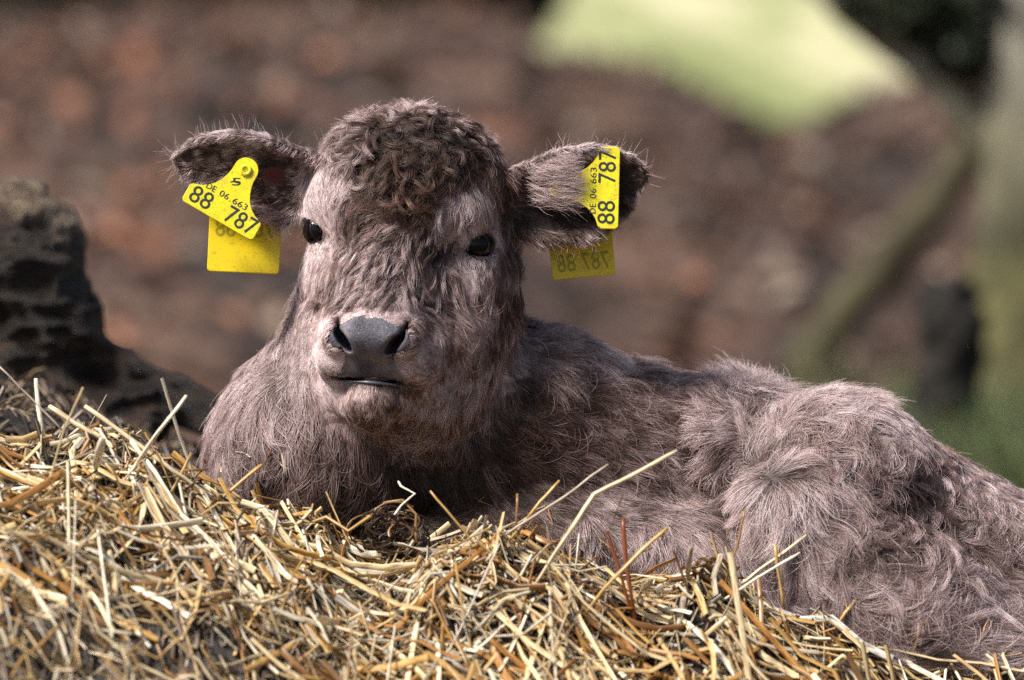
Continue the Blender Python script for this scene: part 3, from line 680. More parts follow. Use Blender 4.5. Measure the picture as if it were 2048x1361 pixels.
# eyelashes
lash = []
for ei, (c, r, tl) in enumerate(EYES):
    for q in range(46):
        th = rng.uniform(.25, 2.9) if ei else rng.uniform(.6, 2.9)
        a = c + np.array([math.cos(th) * tl[0] * 1.15, math.sin(th) * tl[1] * 1.1, -r * .62])
        dv = norm(np.array([math.cos(th) * .9 + (.5 if ei else -.5), .25 * math.sin(th) - .1, -1.0]) + rng.normal(0, .12, 3)); ln = rng.uniform(14, 24)
        lash.append([a + dv * ln * s + np.array([0, -6.0 * s * s, 0]) for s in np.linspace(0, 1, 6)])
lash = np.array(lash)
adopt(hair_object("eyelashes", to_world(lash), np.full(len(lash), .00013), .2, {"dark": np.full(len(lash), .85), "red": np.zeros(len(lash))}, fur_m, None), calf_root)

# ============================================================ ear tags
yel, t, b = mat("tag_yellow")
oc = objco(t)
dirt = ramp(t, noise(t, 210, 6, 0.8, oc), [(0.54, (0, 0, 0)), (0.70, (1, 1, 1))])
big_ = ramp(t, noise(t, 60, 3, 0.6, oc), [(0.35, (0.80, 0.68, 0.012)), (0.7, (0.86, 0.78, 0.02))])
t.links.new(mixc(t, dirt, big_, (0.32, 0.20, 0.03)), b.inputs["Base Color"])
_bc = b.inputs["Base Color"].links[0].from_socket
spk = ramp(t, noise(t, 900, 3, 0.6, oc), [(0.60, (0, 0, 0)), (0.68, (1, 1, 1))]); stn = ramp(t, noise(t, 55, 5, 0.7, oc, 1.0), [(0.50, (0, 0, 0)), (0.75, (.75, .75, .75))])
t.links.new(mixc(t, spk, mixc(t, stn, _bc, (.55, .42, .06)), (.22, .14, .03)), b.inputs["Base Color"])
bump(t, b, noise(t, 120, 4, .6, oc), .25, .001)
b.inputs["Roughness"].default_value = 0.35; b.inputs["Subsurface Weight"].default_value = 0.0
yel2, t, b = mat("tag_yellow_worn")
oc = objco(t)
dirt = ramp(t, noise(t, 300, 5, 0.7, oc), [(0.55, (0, 0, 0)), (0.75, (1, 1, 1))])
t.links.new(mixc(t, dirt, (0.78, 0.58, 0.004), (0.30, 0.17, 0.01)), b.inputs["Base Color"]); b.inputs["Roughness"].default_value = 0.4
ink, t, b = mat("tag_ink"); b.inputs["Base Color"].default_value = (0.02, 0.028, 0.03, 1); b.inputs["Roughness"].default_value = 0.5
faint, t, b = mat("tag_ink_faint"); b.inputs["Base Color"].default_value = (0.36, 0.30, 0.01, 1); b.inputs["Roughness"].default_value = 0.5
def arc(cx, cy, r, a0, a1, n=6): return [(cx + r * math.cos(math.radians(a)), cy + r * math.sin(math.radians(a))) for a in np.linspace(a0, a1, n)]
def front_outline():
    pts = arc(-74, 8, 8, 270, 180) + arc(-72, 32, 10, 180, 115)
    pts += [(-62, 46), (-50, 54), (-40, 64), (-32, 78), (-27, 92), (-25, 104)]
    pts += arc(0, 116, 25, 180, 0, 13)[0:]
    pts += [(25, 104), (27, 92), (32, 78), (40, 64), (50, 54), (62, 46)] + arc(72, 32, 10, 65, 0) + arc(74, 8, 8, 0, -90)
    return pts
def rear_outline(w=73, h=118): return arc(-w + 8, 8, 8, 270, 180) + arc(-w + 8, h - 8, 8, 180, 90) + arc(w - 8, h - 8, 8, 90, 0) + arc(w - 8, 8, 8, 0, -90)
def plate(name, outline, m, thick, frame, parent):
    """frame: origin, x axis, y axis (V coords) ; thickness along the normal"""
    o, ex, ey = frame; ez = norm(np.cross(ex, ey)); ez = ez if ez[2] < 0 else -ez      # ez towards the viewer
    n = len(outline); L2 = np.array(outline); v = []
    cen = L2.mean(0)
    rings = [(1.0, -thick / 2), (1.0, thick / 2 - 1), (0.985, thick / 2)]
    for sc_, zz in rings:
        q = cen + (L2 - cen) * sc_
        v.append(o + q[:, :1] * ex + q[:, 1:] * ey + zz * ez)
    v = np.concatenate(v); me = bpy.data.meshes.new(name)
    faces = [tuple(range(n))] + [tuple(reversed(range(2 * n, 3 * n)))]
    for r_ in range(2):
        for i in range(n):
            j = (i + 1) % n; faces.append((r_ * n + i, r_ * n + n + i, r_ * n + n + j, r_ * n + j))
    me.from_pydata([tuple(x) for x in to_world(v)], [], faces); me.materials.append(m); me.update()
    ob = bpy.data.objects.new(name, me); link(ob); 
    return ob, (o + ez * (thick / 2 + .6), ex, ey, ez)
FONT = None
def text_mesh(body_, size, xsc=1.0, spacing=1.0, bold=0.0):
    cu = bpy.data.curves.new("lettering", 'FONT'); cu.body = body_; cu.size = size; cu.space_character = spacing; cu.offset = bold
    cu.resolution_u = 3; cu.align_x = 'LEFT'; cu.align_y = 'BOTTOM_BASELINE'
    ob = bpy.data.objects.new("lettering_tmp", cu); col.objects.link(ob)
    dg = bpy.context.evaluated_depsgraph_get(); me = bpy.data.meshes.new_from_object(ob.evaluated_get(dg))
    bpy.data.objects.remove(ob); bpy.data.curves.remove(cu)
    co = np.empty(len(me.vertices) * 3, np.float32); me.vertices.foreach_get("co", co); co = co.reshape(-1, 3); co[:, 0] *= xsc
    return me, co
def lettering(name, body_, x, y, size, fr, m, root, parent, xsc=1.0, spacing=1.0, bold=0.0, mirror=False, rot=0.0, width=None):
    me, co = text_mesh(body_, size, xsc, spacing, bold)
    me.name = name
    x0, x1 = co[:, 0].min(), co[:, 0].max(); co[:, 0] -= x0
    if width: co[:, 0] *= width / (x1 - x0)
    if mirror: co[:, 0] = -co[:, 0]
    c_, s__ = math.cos(rot), math.sin(rot)
    X = co[:, 0] * c_ - co[:, 1] * s__ + x; Y = co[:, 0] * s__ + co[:, 1] * c_ + y
    o, ex, ey, ez = fr
    w = to_world(o + X[:, None] * ex + Y[:, None] * ey) 
    me.vertices.foreach_set("co", w.astype(np.float32).ravel()); me.materials.clear(); me.materials.append(m); me.update()
    ob = bpy.data.objects.new(name, me); link(ob); ob.parent = parent
    inv = root.location
    ob.location = (0, 0, 0)
    return ob
def cyl(name, c, axis, r, h, m, hole=0.0, n=24):
    axis = norm(axis); a = norm(np.cross(axis, [0.31, 0.9, 0.2])); bb = np.cross(axis, a)
    prof = [(r, 0), (r, h * .7), (r * .85, h), (r * .45, h), (r * .38, h * .35), (0.01, h * .3)]
    v = []; f = []
    for i, (rr, hh) in enumerate(prof):
        for k in range(n):
            an = k / n * 2 * math.pi; v.append(c + axis * hh + (a * math.cos(an) + bb * math.sin(an)) * rr)
            if i: f.append(((i - 1) * n + k, (i - 1) * n + (k + 1) % n, i * n + (k + 1) % n, i * n + k))
    return mesh_obj(name, to_world(np.array(v)), np.array(f), m)

hole_m, t, b = mat("tag_pin"); b.inputs["Base Color"].default_value = (0.42, 0.33, 0.01, 1); b.inputs["Roughness"].default_value = 0.45
def unit(v): return norm(np.asarray(v, float))
def make_tag(pin_px, d_front, ang, rear_fr, lab, tilt=0.0, xs=1.0, left=True):
    c = V(*pin_px, d_front)
    ex = np.array([math.cos(ang), math.sin(ang), 0.0]); ey = np.array([-math.sin(ang), math.cos(ang), tilt])
    ex = ex * xs + np.array([0, 0, -0.08 if left else 0.1]); 
    o = c - ey * 116
    root = empty("ear_tag", to_world(c)); tag(root, lab, "ear tag", "yellow ear tags of the calf")
    fp, fr = plate("front_plate", front_outline(), yel, 5, (o, ex, ey), root); adopt(fp, root)
    lettering("herd_number", "88", -72, 8, 50, fr, ink, root, fp, width=46, bold=.0)
    lettering("herd_number", "787", 10, 8, 50, fr, ink, root, fp, width=66, bold=.0)
    lettering("country_code", "DE", -52, 46, 18, fr, ink, root, fp, width=20)
    lettering("country_code", "06", -22, 46, 18, fr, ink, root, fp, width=20)
    lettering("country_code", "663", 8, 46, 18, fr, ink, root, fp, width=32)
    lettering("country_code", ".", 2, 46, 18, fr, ink, root, fp)
    lettering("maker_mark", "5", -9, 76, 22, fr, ink, root, fp, width=18, rot=.5); lettering("maker_mark", "~", -12, 74, 26, fr, ink, root, fp, width=20, rot=.5)
    pin = cyl("pin", c + fr[3] * 2.5, fr[3], 12, 5, yel); adopt(pin, root)
    shaft = cyl("pin_shaft", c - fr[3] * 60, fr[3], 6, 60, yel); shaft.parent = pin
    dot = cyl("pin_hole", c + fr[3] * 6.2, fr[3], 4.6, 0.5, hole_m); dot.parent = pin
    o2, ex2, ey2, h2 = rear_fr
    rp, fr2 = plate("rear_plate", rear_outline(h=h2), yel2, 5, (o2, ex2, ey2), root); adopt(rp, root)
    return root, rp, fr2
a1 = math.atan2(-83, 143)
def rframe(bl, br, d, h, ys):
    A, B = V(*bl, d), V(*br, d); ex = (B - A) / 146; ey = unit(np.cross([0, 0, 1.0], unit(B - A))); ey = ey if ey[1] > 0 else -ey
    return ((A + B) / 2, ex, ey * ys + np.array([0, 0, .12]), h)
dl_ = (hit(492, 340) or 0)
tl_, rpl, frl = make_tag((492, 341), dl_ - 62, a1, rframe((414, 543), (558, 549), dl_ + 24, 190, 1.0), "yellow ear tag hanging tilted from the left ear, its numbers fully in view", 0.05, 1.0)
lettering("faint_number", "787 88", 58, 72, 50, frl, faint, tl_, rpl, width=118, mirror=True)
dr_ = (hit(1148, 385) or 0)
trr, rpr, frr = make_tag((1122, 374), dr_ - 44, math.radians(88.5), rframe((1105, 561), (1232, 549), dr_ + 46, 170, 1.0), "yellow ear tag turned sideways on the right ear, half covered by ear hair", 0.0, 1.0, False)
lettering("faint_number", "787 88", 60, 14, 50, frr, faint, trr, rpr, width=118, mirror=True)

# ============================================================ terrain
CREST = [(-400, 800), (0, 822), (150, 850), (260, 905), (350, 955), (440, 985), (520, 1000), (620, 1035), (700, 1085), (800, 1095), (900, 1082), (1000, 1085), (1100, 1115), (1200, 1150), (1300, 1165),
         (1400, 1145), (1500, 1165), (1600, 1215), (1700, 1280), (1800, 1315), (1900, 1335), (2048, 1350), (2500, 1400)]
CD = -230.0
cw = np.array([W(a, b_, CD) for a, b_ in CREST])
YC = float(np.mean(cw[:, 1]))
def heap_z(x, y):
    zc = np.interp(x, cw[:, 0], cw[:, 2]); 
    front = np.maximum(YC - y, 0); back = np.maximum(y - 0.55, 0)
    z = zc - 0.012 - (np.sqrt(front ** 2 + .03 ** 2) - .03) * 0.62 - 0.10 * np.exp(-((x - 0.05) / .5) ** 2) * np.clip((y - YC) / .1, 0, 1) * 0.3
    z = z - np.maximum(back, 0) ** 1.2 * 0.6
    q = np.stack([x, y, 0 * x], -1)
    z = z + 0.014 * snoise(q, 0.17, 1) + 0.008 * snoise(q, 0.06, 2) + 0.0025 * snoise(q, .022, 5)
    # dark earth ridge on the left, behind the straw
    z = z + 0.012 * np.exp(-((x + 0.36) / .10) ** 2 - ((y - .28) / .16) ** 2) - 0.03 * np.clip((y - YC) / .1, 0, 1) * smooth(-.14, -.22, x)
    side = np.maximum(np.abs(x + .05) - 0.95, 0)
    return z - side * 0.45
def smooth(a, b_, v): u = np.clip((v - a) / (b_ - a), 0, 1); return u * u * (3 - 2 * u)
BANK = [(-3000, -300), (-900, -60), (0, 26), (450, 34), (560, 14), (700, 10), (760, 36), (900, 30), (960, 20), (1040, 40), (1075, 118), (1300, 135), (1440, 195), (1500, 240), (1570, 272), (1640, 250), (1710, 205), (1850, 150), (1960, 100), (2300, -80), (4000, -250)]
_b = np.array([W(a, b_, 13.5 / S) for a, b_ in BANK]); BX, BZ = _b[:, 0], _b[:, 2]
def ground_z(x, y):
    q = np.stack([x, y, 0 * x], -1)
    # bank behind: high on the left, a dip to the right through which the meadow shows
    px = 1024 + x / np.maximum((y + 4) / 4, .3) / S
    crest = np.interp(x, BX, BZ)
    s_ = smooth(3.0, 13.3, y) * (1 - smooth(13.7, 17.0, y))
    z = crest * s_
    z = z + (0.03 * snoise(q, 1.7, 3) + .02 * snoise(q, .5, 4)) * smooth(1.0, 3.0, np.abs(y - 0) + np.abs(x)) * np.clip(1 - (y - 13.5) / 4, 0.1, 1)
    return z + 0.06 * np.maximum(y - 70, 0)
def sheet(name, xs, ys, fz, m, zoff=0.0):
    X, Y = np.meshgrid(xs, ys, indexing='ij'); x, y = X.ravel(), Y.ravel()
    v = np.stack([x, y, fz(x, y) + zoff], -1); ny = len(ys)
    i, j = np.meshgrid(np.arange(len(xs) - 1), np.arange(ny - 1), indexing='ij'); i = i.ravel(); j = j.ravel()
    return mesh_obj(name, v, np.stack([i * ny + j, (i + 1) * ny + j, (i + 1) * ny + j + 1, i * ny + j + 1], -1), m)
soil, t, b = mat("brown_soil")
gp_ = geopos(t)
c1 = ramp(t, noise(t, 2.2, 6, 0.62, gp_), [(0.36, (0.018, 0.010, 0.008)), (0.50, (0.068, 0.037, 0.025)), (0.66, (0.15, 0.088, 0.060))])
c2 = ramp(t, noise(t, .9, 4, 0.6, gp_), [(0.40, (0.38, 0.36, 0.36)), (0.60, (1.25, 1.15, 1.1))])
c3 = mixc(t, 1.0, c1, c2, 'MULTIPLY')
rdm = ramp(t, noise(t, 1.3, 5, 0.65, gp_), [(0.58, (0, 0, 0)), (0.70, (.6, .6, .6))])
t.links.new(mixc(t, rdm, c3, (0.34, 0.13, 0.075)), b.inputs["Base Color"]); b.inputs["Roughness"].default_value = 0.9
bump(t, b, noise(t, 9, 6, 0.7, gp_), 0.8, 0.05)
xs = np.unique(np.concatenate([np.linspace(-5, 5, 140), np.sign(np.linspace(-1, 1, 60)) * (5 + 250 * np.abs(np.linspace(-1, 1, 60)) ** 2)]))
ys = np.unique(np.concatenate([np.linspace(-8, 20, 220), np.geomspace(20, 300, 40), [-60, -30, -15]]))
tag(sheet("ground", xs, ys, ground_z, soil), kind='structure')
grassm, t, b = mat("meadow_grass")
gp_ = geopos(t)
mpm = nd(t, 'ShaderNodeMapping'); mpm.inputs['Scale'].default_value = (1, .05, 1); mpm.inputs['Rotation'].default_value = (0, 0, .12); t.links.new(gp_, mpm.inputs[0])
t.links.new(ramp(t, noise(t, 1.1, 5, 0.6, mpm.outputs[0], .6), [(0.36, (0.16, 0.19, 0.055)), (0.48, (0.34, 0.35, 0.16)), (0.60, (0.56, 0.51, 0.32))]), b.inputs["Base Color"]); b.inputs["Roughness"].default_value = 0.9  # albedo raised so the colour carries full sun on the meadow
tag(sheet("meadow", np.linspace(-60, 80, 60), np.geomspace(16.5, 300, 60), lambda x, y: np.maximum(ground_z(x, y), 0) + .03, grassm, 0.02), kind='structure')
# dark wet bedding under the straw
bed, t, b = mat("wet_bedding")
gp_ = geopos(t)
t.links.new(mixc(t, attr(t, 'patch', 'Fac'), ramp(t, noise(t, 38, 6, 0.65, gp_), [(0.36, (0.010, 0.007, 0.005)), (0.50, (0.045, 0.032, 0.024)), (0.68, (0.20, 0.155, 0.125))]), ramp(t, noise(t, 60, 8, .75, gp_), [(.35, (.05, .042, .036)), (.5, (.17, .145, .125)), (.66, (.38, .34, .31))])), b.inputs["Base Color"])
b.inputs["Roughness"].default_value = 0.55; bump(t, b, noise(t, 110, 8, 0.75, gp_), 1.0, 0.03)
tag(sheet("mound", np.linspace(-2.1, 2.0, 330), np.linspace(-1.25, 2.0, 260), heap_z, bed), kind='structure')
mo = bpy.data.objects['mound']; mv = np.empty(len(mo.data.vertices) * 3, np.float32); mo.data.vertices.foreach_get('co', mv); mp_ = project(from_world(mv.reshape(-1, 3)))
mo.data.attributes.new('patch', 'FLOAT', 'POINT').data.foreach_set('value', (smooth(1195, 1245, mp_[:, 1] - .1 * mp_[:, 0]) * smooth(680, 560, mp_[:, 0])).astype(np.float32))

# ============================================================ straw
straw_m, t, b = mat("straw")
ca = attr(t, "tone")
st = nd(t, "ShaderNodeTexNoise"); st.inputs["Scale"].default_value = 1.0; st.inputs["Detail"].default_value = 3
sc_n = nd(t, "ShaderNodeVectorMath", operation='MULTIPLY'); sc_n.inputs[1].default_value = (1, 1, 1)
cmb = nd(t, "ShaderNodeCombineXYZ")
t.links.new(attr(t, "along", "Fac"), cmb.inputs[0]); t.links.new(attr(t, "around", "Fac"), cmb.inputs[1]); t.links.new(attr(t, "sid", "Fac"), cmb.inputs[2])
t.links.new(cmb.outputs[0], st.inputs["Vector"])
var_c = ramp(t, st.outputs["Fac"], [(0.34, (0.30, 0.21, 0.14)), (0.5, (0.90, 0.86, 0.80)), (0.68, (1.3, 1.3, 1.3))])
t.links.new(mixc(t, 1.0, ca, var_c, 'MULTIPLY'), b.inputs["Base Color"]); b.inputs["Roughness"].default_value = 0.33
b.inputs["Specular IOR Level"].default_value = 0.5
TONES = np.array([(.84, .69, .43), (.74, .53, .26), (.60, .36, .11), (.92, .84, .67), (.42, .21, .06), (.22, .11, .04), (.50, .42, .32), (.62, .60, .55)])
TW = np.array([.26, .19, .12, .17, .12, .08, .04, .02])
def straw_attrs(N, K, sides, cols, P):
    ln = np.concatenate([np.zeros((N, 1)), np.cumsum(np.linalg.norm(np.diff(P, axis=1), axis=2), 1)], 1)
    along = np.repeat(ln[:, :, None] * 90, sides, 2); ar = np.broadcast_to(np.arange(sides)[None, None, :] * 3.1, along.shape)
    sid = np.broadcast_to(rng.random(N)[:, None, None] * 500, along.shape)
    tone = np.repeat(cols, K * sides, 0)
    return {"tone": tone, "along": along.ravel(), "around": ar.ravel(), "sid": sid.ravel()}
def straw_batch(n, len_rng, rad_rng, up, hoff, K=5, region=None):
    x = rng.uniform(-0.62, 0.62, n * 3); y = rng.uniform(YC - .72, YC + .05, n * 3)
    # behind the crest only where nothing lies on the straw
    if region is not None: k = region(x, y); x, y = x[k], y[k]
    x, y = x[:n], y[:n]; n = len(x)
    yaw = rng.uniform(0, np.pi * 2, n) ; yaw = np.where(rng.random(n) < .35, rng.normal(-0.45, .35, n), yaw)
    ln = rng.uniform(*len_rng, n) * rng.uniform(.5, 1, n)
    s = np.linspace(-.5, .5, K)
    bendk = rng.normal(0, .35, n) ; kink = rng.normal(0, .7, n) * (rng.random(n) < .35)
    kp = rng.uniform(-.3, .3, n)
    ang = yaw[:, None] + bendk[:, None] * s[None] + kink[:, None] * (s[None] > kp[:, None])
    seg = (ln / (K - 1))[:, None]
    px = np.cumsum(np.cos(ang) * seg, 1); py = np.cumsum(np.sin(ang) * seg, 1)
    px = px - px.mean(1, keepdims=True) + x[:, None]; py = py - py.mean(1, keepdims=True) + y[:, None]
    hz = heap_z(px.ravel(), py.ravel()).reshape(n, K)
    hz = hz * .55 + hz.mean(1, keepdims=True) * .45 if False else hz
    base = np.linspace(hz[:, 0], hz[:, -1], K).T; hz = np.maximum(hz * .35 + base * .65, hz - .004)
    tilt = np.abs(rng.normal(0, up, n)) * np.sign(rng.random(n) - .5)
    pz = hz + (rng.uniform(*hoff, n))[:, None] + np.tan(np.clip(tilt, -1.2, 1.2))[:, None] * (s[None] * ln[:, None]) + 0.0
    low = pz - heap_z(px.ravel(), py.ravel()).reshape(n, K)
    pz += np.maximum(-low.max(1) + .002, 0)[:, None]
    return np.stack([px, py, pz], -1)
def straw_cols(n, dirt=0.0):
    c = TONES[rng.choice(len(TONES), n, p=TW / TW.sum())] * rng.uniform(.75, 1.15, (n, 1))
    return np.clip(c * (1 - dirt), 0, 1)
def bare(x, y):
    """the trodden grey patch at the lower left carries little straw"""
    p = project(from_world(np.stack([x, y, heap_z(x, y)], -1)))
    m = np.exp(-np.clip((p[:, 1] - (1215 + .10 * np.abs(p[:, 0] - 150))) / 40, -4, 9)) 
    inside = (p[:, 1] > 1225 + 0.10 * p[:, 0] + 18 * snoise(np.concatenate([p, p[:, :1] * 0], 1), 130, 3)) & (p[:, 0] < 640)
    return ~inside | (rng.random(len(x)) < .05)
vs, fs, at, off = [], [], [], 0
for n, lr, rr, up, ho, K, sides, dirt in (
        (5200, (.02, .07), (.0005, .0013), .18, (-.006, .003), 4, 4, .55),
        (2000, (.04, .13), (.0008, .0016), .16, (-.002, .010), 6, 6, .15),
        (2100, (.03, .17), (.0013, .0032), .16, (.001, .014), 6, 8, .0),
        (420, (.03, .09), (.0008, .0026), .60, (.004, .014), 5, 8, .05),
        (11000, (.006, .030), (.0005, .0022), .50, (-.003, .013), 3, 4, .18)):
    Pw = straw_batch(n, lr, rr, up, ho, K, bare); N = len(Pw)
    R = rng.uniform(*rr, N)[:, None] * np.ones((N, K))
    v_, f_ = tubes(Pw, R, sides, .24); a_ = straw_attrs(N, K, sides, straw_cols(N, dirt), Pw)
    vs.append(v_); fs.append(f_ + off); at.append(a_); off += len(v_)
# bits caught in the coat along the edge of the straw
q = cands(1500, lambda c: (1 - in_head(c)) * (project(c)[:, 1] > np.interp(project(c)[:, 0], [a for a, b_ in CREST], [b_ for a, b_ in CREST]) - 95) * (project(c)[:, 1] < 1400))[:170]
qn = gradn(AX, G, q); qd = norm(rng.normal(size=q.shape)); qd = norm(qd - (qd * qn).sum(1, keepdims=True) * qn * .8); ql = rng.uniform(14, 60, len(q)); s4 = np.linspace(-.5, .5, 4)
Pw = to_world(q[:, None] + qn[:, None] * 15 + qd[:, None] * (ql[:, None] * s4[None])[..., None] + vnoise(q, 30, 3)[:, None] * (s4 ** 2)[None, :, None] * 20)
v_, f_ = tubes(Pw, rng.uniform(.0004, .0013, len(q))[:, None] * np.ones((len(q), 4)), 5, .3); a_ = straw_attrs(len(q), 4, 5, straw_cols(len(q), .05), Pw); vs.append(v_); fs.append(f_ + off); at.append(a_); off += len(v_)
# dark chaff and dung crumbs on the bare earth, also behind the crest on the left
for n, lr, rr, K, sides, pal in ((11000, (.006, .030), (.0006, .0022), 3, 4, 0), (2600, (.02, .07), (.0006, .0016), 4, 5, 1)):
    x = rng.uniform(-.62, .1, n); y = rng.uniform(YC - .7, YC if pal else .75, n); ln = rng.uniform(*lr, n); ya = rng.uniform(0, 6.28, n); s3 = np.linspace(-.5, .5, K)
    px_ = x[:, None] + np.cos(ya)[:, None] * s3 * ln[:, None]; py_ = y[:, None] + np.sin(ya)[:, None] * s3 * ln[:, None]
    hz_ = heap_z(px_.ravel(), py_.ravel()).reshape(n, K) + .001 + np.abs(rng.normal(0, .35, n))[:, None] * (s3 + .5) * ln[:, None]
    Pw = np.stack([px_, py_, hz_], -1); v_, f_ = tubes(Pw, rng.uniform(*rr, n)[:, None] * np.ones((n, K)), sides, .6)
    cc = np.array([(.05, .033, .024), (.13, .095, .07), (.24, .18, .14), (.36, .27, .17)])[rng.integers(0, 4, n)] if not pal else straw_cols(n, .3)
    a_ = straw_attrs(n, K, sides, cc, Pw); vs.append(v_); fs.append(f_ + off); at.append(a_); off += len(v_)
tag(mesh_obj("straw_litter", np.concatenate(vs), np.concatenate(fs), straw_m, attrs={k: np.concatenate([a[k] for a in at]) for k in at[0]}), kind='stuff')
# fine hay and chaff as hair-thin strands
# ============================================================ single stalks that stand out of the litter
def heap_hit(px, py, d0=-900, d1=400):
    ds = np.arange(d0, d1, 6.0); w = np.array([W(px, py, d) for d in ds]); m = w[:, 2] < heap_z(w[:, 0], w[:, 1])
    return ds[np.argmax(m)] if m.any() else None
PALE, CREAM, GOLD, BRN, RUST, GREY = (.80, .68, .46), (.90, .84, .70), (.62, .40, .14), (.30, .16, .06), (.26, .075, .02), (.46, .40, .33)
STALKS = [
    ([(1354, 902), (1262, 952), (1188, 990), (1125, 1085), (1060, 1185)], 5.5, PALE, "long thick pale straw bent at the middle, its tip against the dark flank"),
    ([(1216, 928), (1120, 1000), (1040, 1050), (975, 1096)], 3.6, GREY, "long thin straw with a dark grey tip crossing behind the golden brown one"),
    ([(1118, 962), (1080, 1005), (1010, 1092)], 4.2, GOLD, "golden brown straw leaning right in front of the thin dark tipped one"),
    ([(860, 982), (905, 1035), (958, 1100)], 3.0, GOLD, "thin golden straw leaning left below the throat"),
    ([(1034, 988), (1033, 1050), (1040, 1125)], 2.6, BRN, "thin brown upright straw between the leaning golden ones"),
    ([(797, 963), (802, 973), (830, 988), (803, 1012), (790, 1030)], 2.4, CREAM, "small pale straw with a zigzag bent tip under the throat"),
    ([(735, 1060), (770, 1005), (806, 1000), (832, 1030), (833, 1085)], 2.8, BRN, "dark curled stem arching like a hook below the throat"),
    ([(1247, 1035), (1250, 1110), (1262, 1190), (1272, 1262)], 4.6, RUST, "taller dark rust red stem of the upright pair"),
    ([(1214, 1065), (1236, 1130), (1268, 1250)], 4.4, RUST, "shorter rust brown stem of the upright pair, crossing the taller one"),
    ([(1335, 1055), (1290, 1095), (1225, 1160), (1165, 1235)], 4.8, GOLD, "blunt golden straw leaning right behind the rust red stems"),
    ([(1382, 1095), (1372, 1170), (1356, 1262)], 6.0, GREY, "thick weathered grey straw standing upright beside the folded hind leg"),
    ([(1489, 1016), (1478, 1075), (1460, 1135), (1445, 1190)], 2.8, BRN, "slender dark brown twig with a bent tip in front of the haunch"),
    ([(1614, 1070), (1545, 1122), (1470, 1178)], 4.6, PALE, "pale straw slanting up to the right across the haunch, the upper of two"),
    ([(1600, 1106), (1540, 1140), (1440, 1205)], 3.8, CREAM, "pale straw slanting up to the right across the haunch, the lower of two"),
    ([(1549, 1088), (1556, 1140), (1568, 1215)], 3.4, GOLD, "short golden upright straw crossing the two slanting pale ones"),
    ([(1710, 1200), (1690, 1225), (1668, 1262)], 5.0, GOLD, "short orange brown stub poking up before the hind leg"),
    ([(374, 792), (318, 862), (262, 945), (225, 995)], 5.4, CREAM, "long whitish straw slanting up to the right at the left crest"),
    ([(170, 812), (262, 880), (345, 940), (430, 1002)], 6.2, PALE, "long thick pale straw running down to the right below the left crest"),
    ([(205, 880), (188, 950), (166, 1036)], 8.5, CREAM, "broad flat whitish straw standing nearly upright on the left"),
    ([(254, 915), (270, 975), (292, 1030)], 5.0, CREAM, "short whitish straw pointing down right under the crossing pair"),
    ([(72, 758), (76, 810), (86, 872)], 4.8, CREAM, "short bright upright straw before the dark stump"),
    ([(-6, 728), (60, 795), (130, 866)], 2.6, GREY, "thin greenish grey straw sloping down from the left edge"),
    ([(524, 930), (485, 962), (444, 996)], 5.0, GOLD, "short golden straw poking up before the chest"),
    ([(98, 812), (150, 848), (212, 880)], 7.0, PALE, "short thick pale yellow straw lying on the left crest"),
    ([(-6, 972), (66, 968), (138, 960)], 5.6, CREAM, "thick whitish straw lying level at the left edge"),
    ([(414, 940), (385, 940), (330, 948), (250, 936)], 3.4, BRN, "dark brown twig with a knobbed end lying near the chest"),
    ([(150, 1172), (270, 1150), (388, 1122)], 7.0, CREAM, "long bright straw lying almost level across the lower left slope"),
    ([(410, 1096), (480, 1170), (545, 1262)], 8.0, PALE, "thick pale straw running down right in the lower left foreground"),
    ([(262, 1172), (282, 1202), (336, 1226)], 6.5, CREAM, "short sharply bent whitish straw in the lower left"),
    ([(1258, 1190), (1340, 1194), (1446, 1196)], 5.0, PALE, "straight pale straw lying level right of the rust red stems"),
    ([(818, 1286), (880, 1332), (960, 1310), (1022, 1290)], 6.5, PALE, "pale straw bent in a shallow V at the bottom middle"),
    ([(1090, 1195), (1150, 1245), (1215, 1300)], 6.0, CREAM, "whitish straw lying down right below the long bent one"),
]
